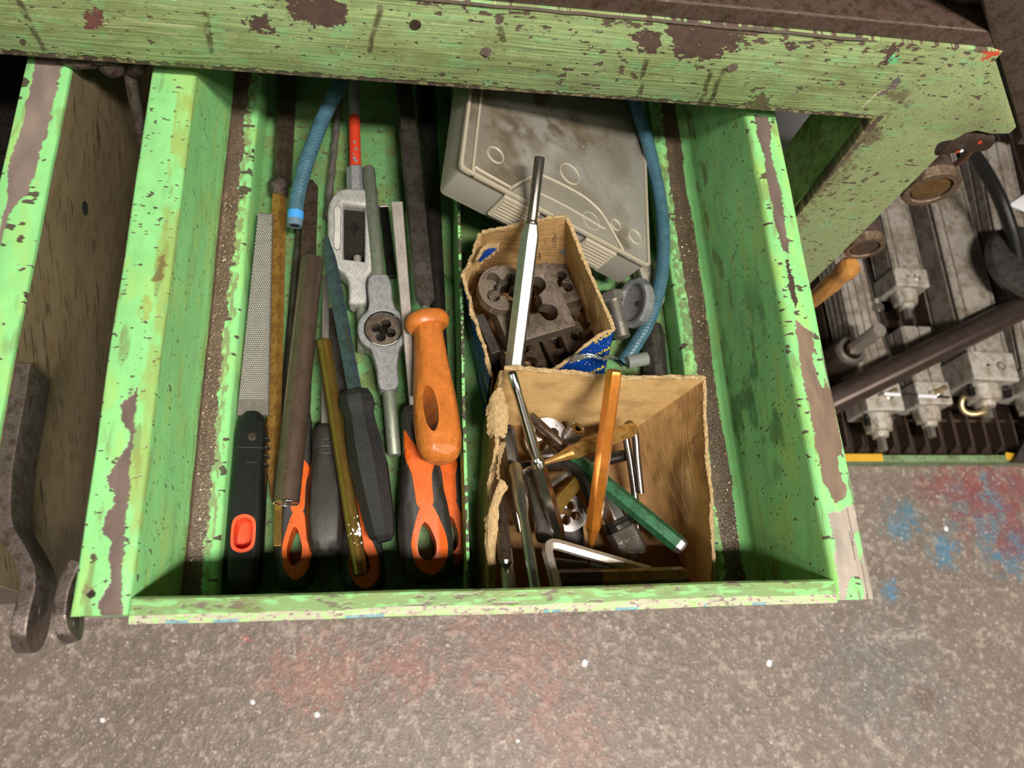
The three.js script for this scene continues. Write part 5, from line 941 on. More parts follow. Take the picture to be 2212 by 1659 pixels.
// ---------------------------------------------------------------- threading dies in the rear box
function squareDie(name, label, c, w, t, turn, bore, hr, hd, { m = M.dieSteel, tilt = [0, 0], group } = {}) {
  const g = thing(name, label, 'die', [c[0], c[1] - t / 2, c[2]], group);
  g.rotation.set(tilt[0], turn, tilt[1], 'YXZ');
  const h = w / 2, s = hole(shape(filleted([[-h, -h], [h, -h], [h, h], [-h, h]], [0.001, 0.001, 0.001, 0.001], 2)), dieOutline(bore, hr, hd));
  mesh('body', moved(extr(s, t, 0.0006, { crease: 0.5 }), 0, 0, 0, -Math.PI / 2, 0, 0).translate(0, t / 2, 0), m, g);
  return g;
}
{
  // large round die on top, stamped with its thread size round the rim
  const c = [0.0902, 0.63, -0.2984], R = 0.0196, T = 0.012;
  const g = thing('round_die', 'large round threading die with four clover holes, topmost in the printed box', 'die', [c[0], c[1] - T, c[2]]); g.rotation.set(0.05, 0, -0.04);
  const mark = lettering(1024, 1024, k => {
    k.translate(512, 512); k.font = 'bold 74px sans-serif'; k.textAlign = 'center';
    [...'M20x1.5'].forEach((ch, i) => { k.save(); k.rotate(-1.12 + i * 0.15); k.fillText(ch, 0, -410); k.restore(); });
  });
  const [tt, th] = bake(1024, 1024, (u, v, o) => { const t = mark(u, v), x = u * 3, k = fbm(x * 14, v * 42, 4), n = fbm(x * 60, v * 180, 2), b = 0.9 + 0.3 * (k - 0.5) + 0.16 * (n - 0.5); o[0] = 0.47 * b; o[1] = 0.415 * b; o[2] = 0.36 * b; if (n > 0.72) mix3(o, C(190, 176, 150), 0.5); if (t > 0.5) mix3(o, C(62, 54, 46), 0.9); o[3] = 0.6 - 0.5 * t + 0.2 * n; });
  const dm = mat('stamped_die_steel', 0xffffff, { rough: 0.5, metal: 0.4, map: tt, bumpMap: th, bumpScale: 0.0003 });
  const out = ring(0, 0, R, R, 64); out.forEach((q, i) => { if (i === 17) { q[0] *= 0.93; q[1] *= 0.93; } });
  const geo = extr(hole(shape(out), dieOutline(0.0072, 0.0052, 0.0104)), T, 0.0007, { crease: 0.5 });
  const p = geo.attributes.position, uv = geo.attributes.uv; for (let i = 0; i < p.count; i++) uv.setXY(i, 0.5 + p.getX(i) / (2 * R) * 0.98, 0.5 + p.getY(i) / (2 * R) * 0.98);
  mesh('body', moved(geo, 0, 0, 0, -Math.PI / 2).translate(0, T / 2, 0), dm, g);
  mesh('bright_tooth', moved(rbox(0.002, 0.005, 0.0036, 0.0003), -0.0042, T - 0.004, -0.0016, 0, 0.35, 0), M.chrome, g);
}
const d1 = [0.1135, 0.608, -0.293];
squareDie('square_die', 'square threading die lying beneath the large round die', d1, 0.0605, 0.016, 0.344, 0.011, 0.0072, 0.0185, { tilt: [0.05, -0.04] });
squareDie('square_die', 'smaller square die propped against the back corner behind the larger square die', [0.1467, 0.585, -0.3251], 0.04, 0.011, 0.38, 0.0035, 0.0042, 0.0088, {});
squareDie('square_die', 'dark square die half under the larger one beside the box corner nearest the bolt', [0.1656, 0.578, -0.2902], 0.044, 0.012, 0.36, 0.008, 0.0052, 0.0125, { m: M.brownSteel });
squareDie('square_die', 'dark square die deep in the box next to the blue printed wall', [0.1558, 0.568, -0.2715], 0.04, 0.012, 0.4, 0.005, 0.0048, 0.0105, { m: M.brownSteel });
squareDie('square_die', 'dark square die lowest in the box below the foot of the hexagon punch', [0.1136, 0.564, -0.2644], 0.04, 0.012, 0.3, 0.005, 0.0048, 0.0105, { m: M.brownSteel });
{
  const c = [0.0812, 0.602, -0.2693], g = thing('parallel_block', 'narrow dark steel block stood along the torn side of the die box', 'block', [c[0], FLOOR + 0.004, c[2]]); g.rotation.y = 0.36;
  mesh('block', moved(rbox(0.008, 0.05, 0.036, 0.0006), 0, 0.025, 0), M.darkSteel, g);
}
{ // the tall hexagon punch
  const [g, L] = rod('hex_punch', 'large bright six-sided punch leaning across the die box, its round pin pointing up', 'punch', [0.099, 0.6, -0.2242], [0.1115, 0.702, -0.3706]);
  const f = 0.72;
  mesh('hex_body', nbar([[0, 0], [0.0066, 0.0004], [0.0074, 0.002], [0.0074, L * f - 0.008], [0.0052, L * f], [0, L * f]], 6, 0.7), M.punchChrome = mat('pebbled_chrome', 0xe6e4e2, { rough: 0.3, metal: 0.95, tex: ca, size: 0.01, bump: 0.00012 }), g);
  mesh('shoulder', lathe([[0.0044, L * f - 0.001], [0.0048, L * f + 0.001], [0.0042, L * f + 0.003], [0.004, L * f + 0.0035]], 24), M.darkChrome, g);
  mesh('pin', lathe([[0.004, L * f], [0.004, L - 0.0012], [0.0034, L], [0, L]], 28), M.darkChrome, g);
}
{ // things past the die box: bolt, flanged cap, grey bar, foil, clear scrap
  const [b] = rod('hex_bolt', 'zinc hexagon bolt lying on the drawer floor between die box and hose', 'bolt', [0.2074, 0.566, -0.2857], [0.1988, 0.57, -0.338], { roll: 0.3 });
  mesh('head', nbar([[0, 0.035], [0.0098, 0.035], [0.0104, 0.0358], [0.0104, 0.043], [0.0092, 0.0444], [0, 0.0444]], 6), M.steel, b);
  mesh('shank', lathe([[0, 0.0], [0.0066, 0.0003], [0.0068, 0.012], [0.0068, 0.0352], [0, 0.0352]], 28), M.steel, b);
  const th = []; for (let i = 0; i <= 160; i++) { const t = i / 160, a = t * Math.PI * 2 * 9; th.push([Math.cos(a) * 0.0067, 0.0012 + t * 0.013, Math.sin(a) * 0.0067]); }
  mesh('thread', tube(th, 0.0006, 320, 6), M.steel, b);
  const c = thing('flange_cap', 'grey round cap with a dished face, tipped on edge behind the bolt', 'cap', [0.22, 0.578, -0.3145]); c.rotation.set(0.12, 0, 1.2);
  mesh('cap', lathe([[0, 0.002], [0.0165, 0.003], [0.0175, 0.0065], [0.0205, 0.0068], [0.0225, 0.005], [0.0225, 0.0], [0.0205, -0.003], [0, -0.003]], 48), M.cast, c);
  mesh('screw_head', moved(lathe([[0, 0.0038], [0.0022, 0.0034], [0.0026, 0.0024]], 16), 0.004, 0, 0.002), M.plate, c);
  const k = thing('cast_bracket', 'worn grey casting beneath the hose, a small screw hole in its edge', 'bracket', [0.2369, 0.5635, -0.3392]); k.rotation.y = 0.2;
  mesh('casting', extr(smooth([[-0.006, -0.026], [0.008, -0.02], [0.0095, 0.01], [0.006, 0.028], [-0.004, 0.03], [-0.007, 0.005]], 40), 0.02, 0.003).rotateX(-Math.PI / 2), M.alu, k);
  const [e, EL] = rod('grey_bar', 'dull grey rounded bar under the hose behind the punch box', 'bar', [0.2356, 0.561, -0.2352], [0.238, 0.561, -0.3027]);
  mesh('bar', lathe([[0, 0], [0.0105, 0.0005], [0.0108, 0.002], [0.0104, EL - 0.012], [0.0085, EL - 0.002], [0, EL]], 28), M.darkSteel, e);
  const foil = (pts, name, label, m) => { const o = pts[0][0], q = thing(name, label, name === 'foil_scrap' ? 'foil' : 'plastic', o); flapPatch(q, o, pts, m, 'sheet', 0.0006); };
  foil([[[0.1401, 0.634, -0.2321], [0.1496, 0.636, -0.2338], [0.1576, 0.637, -0.2355], [0.1666, 0.635, -0.235]], [[0.1419, 0.628, -0.239], [0.1499, 0.634, -0.2397], [0.1567, 0.636, -0.2394], [0.1665, 0.63, -0.2394]]], 'foil_scrap', 'crumpled shiny foil scrap caught between the two cardboard boxes', M.foil);
  foil([[[0.1673, 0.634, -0.235], [0.173, 0.635, -0.2355], [0.1786, 0.634, -0.236]], [[0.1696, 0.63, -0.2403], [0.1742, 0.632, -0.2399], [0.1786, 0.63, -0.2397]]], 'foil_scrap', 'small end of foil beside the blue printed corner of the die box', M.foil);
  const [p, PL] = rod('clear_scrap', 'smoky clear plastic tube end laid on the rim of the punch box', 'plastic', [0.179, 0.654, -0.2245], [0.195, 0.654, -0.2283]);
  mesh('tube', lathe([[0.0034, 0], [0.005, 0.0002], [0.0052, PL], [0.0044, PL], [0.0034, 0.0006]], 24), M.clear, p);
}

// ---------------------------------------------------------------- punches and keys in the front box
{ // orange drift standing up
  const [g, L] = rod('pin_punch', 'orange six-sided pin punch standing tallest in the front box, point down', 'punch', [0.1568, 0.574, -0.081], [0.1622, 0.674, -0.2096]);
  const f = 0.235;
  mesh('pin', lathe([[0, 0], [0.0011, 0.0003], [0.0012, L * 0.1], [0.0017, L * 0.14]], 16), M.ochre, g);
  mesh('taper', lathe([[0.0017, L * 0.135], [0.0028, L * 0.175], [0.0052, L * f], [0, L * f + 0.002]], 24), M.orangeLacquer, g);
  mesh('hex_body', nbar([[0.0042, L * f - 0.004], [0.0061, L * f], [0.0061, L - 0.003], [0.0052, L], [0, L]], 6, 0.56), M.orangeLacquer, g);
}
{ // green bar
  const [g, L] = rod('green_punch', 'green six-sided punch with a bare steel end lying slantwise over the chuck', 'punch', [0.226, 0.604, -0.0926], [0.1352, 0.587, -0.1812]);
  mesh('steel_end', nbar([[0, 0], [0.0046, 0.0004], [0.0062, 0.0022], [0.0068, 0.0062], [0, 0.0064]], 6, 0.3), M.steel, g);
  mesh('hex_body', nbar([[0, 0.006], [0.0069, 0.006], [0.0069, L - 0.022], [0.006, L - 0.018], [0, L - 0.018]], 6, 0.3), M.greenLacquer, g);
  mesh('taper', lathe([[0.006, L - 0.018], [0.0042, L - 0.004], [0.004, L], [0, L]], 20), M.brownSteel, g);
}
{ // brass pin punch
  const [g, L] = rod('pin_punch', 'ochre six-sided pin punch with a long thin point, lying across the box', 'punch', [0.094, 0.613, -0.1482], [0.1984, 0.603, -0.19]);
  mesh('pin', lathe([[0, 0], [0.0014, 0.0004], [0.0016, L * 0.22], [0.0024, L * 0.3], [0.0034, L * 0.37], [0.0056, L * 0.46], [0, L * 0.47]], 22), M.oldBrass, g);
  mesh('hex_body', nbar([[0.0046, L * 0.44], [0.0064, L * 0.475], [0.0064, L - 0.006], [0.0046, L - 0.001], [0, L]], 6, 0.3), M.oldBrass, g);
  mesh('bright_tip', lathe([[0.0015, 0.0005], [0.00165, 0.001], [0.00165, 0.02], [0.0015, 0.021]], 16), M.chrome, g);
}
{ // round dark rod in the rear corner
  const [g, L] = rod('round_punch', 'plain dark round punch in the back corner under the ochre pin punch', 'punch', [0.1459, 0.588, -0.1744], [0.114, 0.594, -0.2026]);
  mesh('bar', lathe([[0, 0], [0.0036, 0], [0.0038, L - 0.002], [0.003, L], [0, L]], 24), M.brownSteel, g);
}
{ // bright tapered punch leaning on the rear wall
  const [g, L] = rod('drift_punch', 'bright tapered drift leaning against the back wall of the punch box', 'punch', [0.1333, 0.592, -0.1012], [0.0882, 0.668, -0.2096]);
  mesh('hex_body', nbar([[0, 0], [0.0036, 0.0005], [0.0054, 0.012], [0.0054, L * 0.44], [0.0048, L * 0.475], [0, L * 0.475]], 6, 0.1), M.chrome, g);
  mesh('neck', lathe([[0.0048, L * 0.46], [0.0052, L * 0.49], [0.0044, L * 0.505], [0.0038, L * 0.52]], 24), M.chrome, g);
  mesh('stem', lathe([[0.004, L * 0.5], [0.0042, L * 0.62], [0.0034, L * 0.86], [0.0036, L * 0.9], [0.0034, L - 0.001], [0.0028, L], [0, L]], 24), M.chrome, g);
}
{ // f: chrome with a waist, near the torn side
  const [g, L] = rod('waisted_punch', 'satin waisted punch lying towards the drawer front, ball-shaped at its far end', 'punch', [0.1012, 0.648, -0.0574], [0.0974, 0.61, -0.158]);
  mesh('stem', lathe([[0, 0], [0.0036, 0.0003], [0.0039, 0.001], [0.0038, L * 0.4], [0.0034, L * 0.54], [0.0038, L * 0.58], [0.0054, L * 0.65], [0.0056, L * 0.78], [0.0046, L * 0.87], [0.0054, L * 0.94], [0.0046, L * 0.985], [0, L]], 28), M.satinChrome, g);
}
{ // g: broad chisel bar on the torn side
  const [g, L] = rod('cold_chisel', 'flat-sided brown chisel bar along the torn side of the punch box', 'chisel', [0.1051, 0.584, -0.1108], [0.0938, 0.596, -0.1928]);
  mesh('bar', nbar([[0, 0], [0.004, 0.001], [0.0068, 0.022], [0.0066, L - 0.004], [0.0058, L], [0, L]], 6, 0.5), M.darkChrome, g);
}
{ // second flat chisel beside it
  const [g, L] = rod('cold_chisel', 'polished steel chisel with a spade-shaped end beside the waisted punch', 'chisel', [0.121, 0.596, -0.1007], [0.1102, 0.594, -0.1594]);
  mesh('blade', extr(smooth([[-0.0062, 0.002], [-0.0052, L * 0.3], [-0.0042, L * 0.7], [-0.0042, L], [0.0042, L], [0.0042, L * 0.7], [0.0052, L * 0.3], [0.0062, 0.002], [0, 0]], 48), 0.006, 0.0022, { seg: 3, crease: 0.7 }), M.darkChrome, g);
}
{ // h: two dark round rods at the torn side
  const [g, L] = rod('round_punch', 'dark round rod with a bright worn end, nearest the torn cardboard side', 'punch', [0.0838, 0.632, -0.079], [0.0857, 0.606, -0.1355]);
  mesh('bar', lathe([[0, 0], [0.003, 0.0004], [0.0046, 0.0024], [0.0046, L - 0.01], [0.004, L], [0, L]], 24), M.brownSteel, g);
  mesh('bright_end', lathe([[0, -0.0002], [0.003, 0.0001], [0.0042, 0.0016], [0.0044, 0.002]], 24), M.chrome, g);
  const [k, K] = rod('round_punch', 'dark round rod under the others with its blunt green-grey end to the drawer front', 'punch', [0.085, 0.638, -0.0595], [0.0876, 0.61, -0.0928]);
  mesh('bar', lathe([[0, 0], [0.0046, 0.0003], [0.005, 0.001], [0.005, K], [0, K]], 24), M.steel, k);
  mesh('blunt_end', lathe([[0, -0.0003], [0.0044, -0.0001], [0.0049, 0.0006]], 24), M.plate, k);
}
function hexKey(name, label, pts, af, m, category = 'hex key') {
  const o = pts[0], g = thing(name, label, category, o), c = new THREE.CurvePath(), P = pts.map(q => V(q).sub(V(o)));
  const a = P[0], b = P[1], e = P[2], r = af * 1.6, p1 = b.clone().lerp(a, r / a.distanceTo(b)), p2 = b.clone().lerp(e, r / e.distanceTo(b));
  const line = []; for (let i = 0; i <= 6; i++) line.push(a.clone().lerp(p1, i / 6)); for (let i = 1; i < 8; i++) { const t = i / 8, u = 1 - t; line.push(p1.clone().multiplyScalar(u * u).addScaledVector(b, 2 * u * t).addScaledVector(p2, t * t)); } for (let i = 0; i <= 10; i++) line.push(p2.clone().lerp(e, i / 10));
  const geo = new THREE.TubeGeometry(new THREE.CatmullRomCurve3(line, false, 'centripetal'), 60, af * 0.56, 6, false);
  mesh('key', toCreasedNormals(boxUV(geo), 0.5), m, g);
  for (const [at, to] of [[a, p1], [e, p2]]) { const d = at.clone().sub(to).normalize(), cap = mesh('end_face', nbar([[0, 0.0003], [af * 0.5, 0], [af * 0.55, -0.0005]], 6), m, g); cap.position.copy(at); cap.quaternion.setFromUnitVectors(V(0, 1, 0), d); }
  return g;
}
hexKey('hex_key', 'large bent hex key, long bright leg slanting past the orange point', [[0.1173, 0.644, -0.0577], [0.1135, 0.626, -0.0968], [0.1916, 0.618, -0.0748]], 0.0072, M.keySteel = mat('bright_grey_key', 0xd8d0c8, { rough: 0.42, metal: 0.6, tex: sc, size: 0.05 }));
hexKey('hex_key', 'black bent hex key in the middle of the heap beneath the ochre punch', [[0.1023, 0.598, -0.1598], [0.1492, 0.596, -0.1614], [0.1654, 0.582, -0.1242]], 0.007, M.blackSteel);
hexKey('hex_key', 'smaller shiny black hex key tucked under the middle one', [[0.1259, 0.585, -0.1461], [0.1477, 0.586, -0.1608], [0.1598, 0.572, -0.146]], 0.006, M.darkChrome);
{ // k: ochre bar along the front
  const [g, L] = rod('hex_bar', 'ochre and grey six-sided bar lying along the front of the punch box', 'bar', [0.1165, 0.626, -0.0699], [0.217, 0.626, -0.0701]);
  mesh('hex_body', nbar([[0, 0], [0.0064, 0], [0.0066, L - 0.004], [0.0054, L], [0, L]], 6, 0.5), M.oldBrass, g);
  mesh('bare_patch', nbar([[0.0067, 0.006], [0.00675, 0.007], [0.00675, 0.034], [0.0067, 0.036]], 6, 0.5), M.brownSteel, g);
}
function smallDie(name, label, c, R, T, tilt, m, mark) {
  const g = thing(name, label, 'die', c); g.rotation.set(tilt[0], tilt[1], tilt[2]);
  mesh('body', extr(hole(shape(ring(0, 0, R, R, 48)), dieOutline(R * 0.24, R * 0.24, R * 0.42)), T, 0.0004, { crease: 0.5 }).rotateX(-Math.PI / 2), m, g);
  if (mark) {
    const ink = lettering(128, 64, k => { k.font = 'bold 50px sans-serif'; k.textAlign = 'center'; k.fillText(mark, 64, 50); });
    const [t] = bake(64, 32, (u, v, o) => { const i = ink(u, v); o[0] = 0.8 - 0.5 * i; o[1] = 0.78 - 0.5 * i; o[2] = 0.76 - 0.5 * i; });
    mesh('size_mark', moved(new THREE.PlaneGeometry(0.006, 0.003), R * 0.45, T / 2 + 0.0001, -R * 0.62, -Math.PI / 2, -0.5, 0), mat('stamped_number', 0xffffff, { rough: 0.4, metal: 0.5, map: t }), g);
  }
  return g;
}
smallDie('small_round_die', 'bright round die with clover holes lying flat near the orange point', [0.1449, 0.571, -0.1282], 0.0152, 0.006, [0.12, 0.4, -0.1], M.palebright = mat('bright_die', 0xd9d7dc, { rough: 0.35, metal: 0.6, tex: sc, size: 0.06 }));
smallDie('small_round_die', 'bright round die stamped with a number, at the back wall behind the dark rod', [0.1313, 0.571, -0.1892], 0.0185, 0.006, [0.15, 0.0, -0.05], M.palebright, '50');
{ // m: knurled nut
  const c = [0.1521, 0.58, -0.1913], g = thing('knurled_nut', 'small knurled brass-topped nut at the back wall of the punch box', 'nut', c); g.rotation.set(-0.35, 0, -0.3);
  mesh('knurl', lathe([[0.004, 0.0075], [0.0068, 0.0072], [0.0074, 0.0064], [0.0074, -0.0046], [0.0066, -0.0054], [0, -0.0054]], 48), M.knurl, g);
  mesh('brass_bush', lathe([[0.0026, 0.0066], [0.0028, 0.0082], [0.0046, 0.0082], [0.0052, 0.007]], 32), M.brass, g);
}
{ // n: chuck with knurled sleeve
  const [g, L] = rod('drill_chuck', 'shiny steel chuck with a knurled sleeve lying under the green punch', 'chuck', [0.195, 0.578, -0.0903], [0.1679, 0.584, -0.1506]);
  mesh('sleeve', lathe([[0, 0], [0.009, 0.0005], [0.0122, 0.004], [0.0126, 0.006], [0.0126, 0.0145], [0.012, 0.0155], [0.0126, 0.0162], [0.0126, 0.0245], [0.0118, 0.0252], [0, 0.0252]], 48), M.knurl, g);
  mesh('ring', lathe([[0.0112, 0.025], [0.0122, 0.0255], [0.0122, 0.029], [0.0116, 0.0296], [0.0122, 0.0302], [0.0118, 0.0335], [0, 0.034]], 40), M.blackSteel, g);
  mesh('barrel', lathe([[0, 0.033], [0.0112, 0.0332], [0.0112, L * 0.9], [0.009, L], [0, L]], 40), M.chrome, g);
}
{ // p, q, r, s
  const [g, L] = rod('brass_stub', 'short bright brass six-sided stub beside the flat round die', 'bar', [0.1269, 0.592, -0.1254], [0.1528, 0.584, -0.1522]);
  mesh('hex_body', nbar([[0, 0], [0.0056, 0.0002], [0.006, 0.001], [0.0058, L], [0, L]], 6, 0.35), M.brassBright = mat('bright_brass', 0xd8b25a, { rough: 0.3, metal: 0.8, tex: sc, size: 0.05 }), g);
  const w = thing('steel_loop', 'long narrow bent steel wire loop standing along the clean side wall', 'wire', [0.2031, 0.572, -0.1973]);
  const o = V([0.2031, 0.572, -0.1973]), pts = [[0.19, 0.566, -0.1074], [0.1993, 0.57, -0.1083], [0.1998, 0.578, -0.1367], [0.1964, 0.586, -0.1653], [0.1924, 0.594, -0.1882], [0.1936, 0.6, -0.1941], [0.1964, 0.602, -0.1896], [0.1995, 0.594, -0.1669], [0.2023, 0.586, -0.1404]].map(q => V(q).sub(o).toArray());
  mesh('wire', tube(pts, 0.003, 120, 12), M.darkChrome, w);
  const b = [0.1481, 0.566, -0.1088], k = thing('steel_block', 'small grey square steel block in front of the flat round die', 'block', [b[0], b[1] - 0.006, b[2]]);
  k.rotation.y = 0.06; mesh('block', moved(rbox(0.0178, 0.012, 0.0178, 0.0008), 0, 0.006, 0), M.plate, k);
  const [n, N] = rod('round_punch', 'black glossy round punch passing behind the orange one towards the side wall', 'punch', [0.1602, 0.577, -0.1663], [0.1944, 0.58, -0.1736]);
  mesh('bar', lathe([[0, 0], [0.0048, 0.0004], [0.005, N - 0.002], [0.0044, N], [0, N]], 24), M.blackSteel, n);
  const [s, S] = rod('round_punch', 'dark glossy round rod under the long leg of the large hex key', 'punch', [0.1306, 0.572, -0.0904], [0.1758, 0.572, -0.0837]);
  mesh('bar', lathe([[0, 0], [0.004, 0.0004], [0.0042, S - 0.002], [0.003, S], [0, S]], 24), M.darkChrome, s);
}

// ---------------------------------------------------------------- low grating with pneumatic cylinders beside the bench
const GR = 0.03;
{
  const g = thing('floor_grating', 'low rusty bar grating in a green frame edged with yellow tape', 'grating', [0.98, 0, -0.34]);
  const bar = rbox(0.004, 0.028, 0.72, 0.0005);
  for (let i = 0; i < 24; i++) { const o = mesh('grating_bar', bar, M.rust, g); o.position.set(-0.36 + i * 0.029, 0.0155, -0.37); o.rotation.y = -0.02; const f = mesh('bar_foot', extr([[0, 0], [0.012, 0], [0, 0.026]], 0.005, 0.0004).rotateY(-Math.PI / 2), M.rust, o); f.position.set(0, -0.014, 0.36); f.rotation.y = 0; }
  for (const z of [-0.06, -0.3, -0.55]) mesh('cross_bar', moved(boxUV(new THREE.CylinderGeometry(0.0035, 0.0035, 0.74, 10)), 0.0, 0.014, z, 0, 0, Math.PI / 2), M.rust, g);
  const fr = mat('faded_green_frame', 0x84a074, { rough: 0.6, tex: gr, size: 0.2 });
  mesh('frame_strip', moved(rbox(0.8, 0.03, 0.012, 0.002), 0.02, 0.015, 0.012), fr, g);
  const tape = mat('yellow_tape', 0xd9a92a, { rough: 0.6 });
  mesh('yellow_tape', moved(rbox(0.07, 0.0008, 0.0126, 0.0002), -0.2, 0.0304, 0.0112), tape, g);
  mesh('yellow_tape', moved(rbox(0.05, 0.0008, 0.0126, 0.0002), 0.09, 0.0304, 0.0112, 0, -0.12, 0), tape, g);
  mesh('dark_underlay', moved(rbox(0.74, 0.002, 0.72, 0.0005), 0, 0.0012, -0.36), M.greasy, g);  // dark sheet lying under the bars
}
// profiled air cylinder lying along A (rod end) to B
function airCylinder(label, A, B, w, { boss = 0.03, cap = 0.036, fins = 3, fitting = true, screws = true } = {}) {
  const [g, L] = rod('air_cylinder', label, 'pneumatic cylinder', A, B, { group: undefined });
  const h = w * 0.46, pts = [];
  const gv = w * 0.045;
  for (let k = 0; k < 4; k++) {
    const side = []; const W = w * 0.46;
    side.push([-W + 0.004, W]);
    for (let i = 0; i < fins; i++) { const x = lerp(-W * 0.72, W * 0.72, fins === 1 ? 0.5 : i / (fins - 1)); side.push([x - gv, W], [x - gv * 0.8, W - gv * 1.2], [x + gv * 0.8, W - gv * 1.2], [x + gv, W]); }
    side.push([W - 0.004, W], [W, W - 0.004]);
    const a = -k * Math.PI / 2; for (const q of side) pts.push([q[0] * Math.cos(a) - q[1] * Math.sin(a), q[0] * Math.sin(a) + q[1] * Math.cos(a)]);
  }
  const geo = new THREE.ExtrudeGeometry(shape(pts), { depth: L - boss - cap, bevelEnabled: false }); geo.rotateX(-Math.PI / 2);
  mesh('profile_tube', moved(toCreasedNormals(boxUV(geo), 0.4), 0, boss + cap, 0), M.alu, g);
  const c = mesh('end_cap', moved(rbox(w, cap, w * 0.96, 0.003), 0, boss + cap / 2, 0), M.castAlu, g);
  mesh('port', moved(lathe([[w * 0.07, 0.0004], [w * 0.07, -0.004], [0, -0.004]], 20), w * 0.16, boss + cap * 0.5, w * 0.48 + 0.0003, Math.PI / 2), M.black, c);
  mesh('port_rim', moved(lathe([[w * 0.07, 0.0], [w * 0.085, 0.0006], [w * 0.095, 0]], 20), w * 0.16, boss + cap * 0.5, w * 0.48, Math.PI / 2), M.chrome, c);
  mesh('adjust_screw', moved(lathe([[0, 0.001], [w * 0.03, 0.0008], [w * 0.034, 0]], 14), -w * 0.14, boss + cap * 0.5, w * 0.48, Math.PI / 2), M.chrome, c);
  mesh('boss', lathe([[0, 0], [w * 0.18, 0], [w * 0.2, 0.003], [w * 0.2, boss * 0.22], [w * 0.3, boss * 0.28], [w * 0.34, boss * 0.62], [w * 0.34, boss], [0, boss]], 32), M.castAlu, g);
  mesh('rod_end', nbar([[0, -boss * 0.6], [w * 0.11, -boss * 0.6], [w * 0.115, -boss * 0.5], [w * 0.115, 0.002], [0, 0.002]], 6), M.steel, g);
  if (screws) for (const s of [-1, 1]) { const k = mesh('cap_screw', moved(lathe([[0, -0.012], [w * 0.07, -0.0118], [w * 0.075, -0.001], [w * 0.05, 0], [w * 0.05, 0.02], [0, 0.02]], 18), s * w * 0.4, boss - 0.008, w * 0.2), M.blackSteel, g); mesh('washer', moved(lathe([[w * 0.05, 0], [w * 0.095, 0.0004], [w * 0.095, 0.002], [w * 0.05, 0.0024]], 20), s * w * 0.4, boss - 0.009, w * 0.2), M.chrome, k); }
  if (fitting) mesh('air_fitting', moved(lathe([[0, 0], [w * 0.07, 0], [w * 0.07, 0.006], [w * 0.055, 0.007], [w * 0.055, 0.016], [w * 0.07, 0.017], [w * 0.07, 0.026], [0, 0.027]], 14), -w * 0.02, boss + cap * 0.5, w * 0.5, 0, 0, -1.25), M.brassPale = M.brassPale || mat('pale_brass_fitting', 0xc9b48a, { rough: 0.35, metal: 0.8 }), g);
  return [g, L];
}
airCylinder('ribbed aluminium air cylinder nearest the drawer, brass elbow on its end cap', [0.7921, 0.068, -0.3515], [0.7906, 0.068, -0.719], 0.066, { fins: 4, boss: 0.036, cap: 0.05 });
airCylinder('slim grey air cylinder second from the drawer, its round boss over the grating bars', [0.8897, 0.062, -0.3722], [0.8896, 0.062, -0.5425], 0.062, { fins: 1, cap: 0.04, screws: false });
airCylinder('short grey air cylinder with a square cap and polished rod end behind the slanting tube', [0.8995, 0.064, -0.5883], [0.9056, 0.064, -0.8167], 0.064, { fins: 2, boss: 0.03, cap: 0.036, fitting: false, screws: false });
airCylinder('widest pale air cylinder, black cap screws beside its round boss', [0.9959, 0.07, -0.4046], [1.013, 0.07, -0.9568], 0.084, { fins: 2, boss: 0.034, cap: 0.052, fitting: false });
airCylinder('pale air cylinder at the picture edge, half hidden by the dark round pad', [1.0869, 0.068, -0.3855], [1.1462, 0.068, -0.9356], 0.074, { fins: 3, boss: 0.036, cap: 0.04, fitting: false, screws: false });
{
  const [g, L] = rod('slanting_tube', 'thick dark brown steel tube lying slantwise over the air cylinders', 'tube', [0.6553, 0.132, -0.379], [1.1502, 0.132, -0.6028]);
  mesh('tube', lathe([[0.014, 0.002], [0.014, 0], [0.0198, 0], [0.0204, 0.001], [0.0204, L], [0, L]], 40), M.tubeDark, g);
  const [r, R] = rod('tie_rod', 'thin bright zinc rod between the ribbed cylinder and its neighbour', 'rod', [0.8204, 0.1, -0.4646], [0.8144, 0.1, -0.6638]);
  mesh('bar', lathe([[0, 0], [0.0036, 0.0004], [0.0036, R], [0, R]], 16), M.chrome, r);
  mesh('clamp', moved(lathe([[0.0036, 0], [0.009, 0.0005], [0.0095, 0.008], [0.007, 0.012], [0.0085, 0.02], [0.0036, 0.0206]], 20), 0, R * 0.5, 0), M.steel, r);
  const [k, K] = rod('wire_hook', 'thin white-sleeved wire lying across the cylinder caps', 'wire', [0.7846, 0.106, -0.4132], [0.9029, 0.106, -0.4084]);
  mesh('wire', lathe([[0, 0], [0.0022, 0.0003], [0.0022, K], [0, K]], 12), M.chrome, k);
  mesh('sleeve', lathe([[0.0023, 0.002], [0.0032, 0.0024], [0.0032, K * 0.26], [0.0023, K * 0.265]], 14), M.paper, k);
  mesh('sleeve', lathe([[0.0023, K * 0.52], [0.0032, K * 0.524], [0.0032, K * 0.8], [0.0023, K * 0.805]], 14), M.paper, k);
  const u = thing('split_ring', 'open worn yellowish ring lying by the boss of the widest cylinder', 'ring', [0.9734, 0.07, -0.411]);
  mesh('ring', tube(Array.from({ length: 18 }, (_, i) => { const a = 0.2 + i / 17 * 3.6; return [0.021 * Math.cos(a), 0.004 * Math.sin(a * 2), 0.018 * Math.sin(a)]; }), 0.005, 70, 12), M.brassPale, u);
}
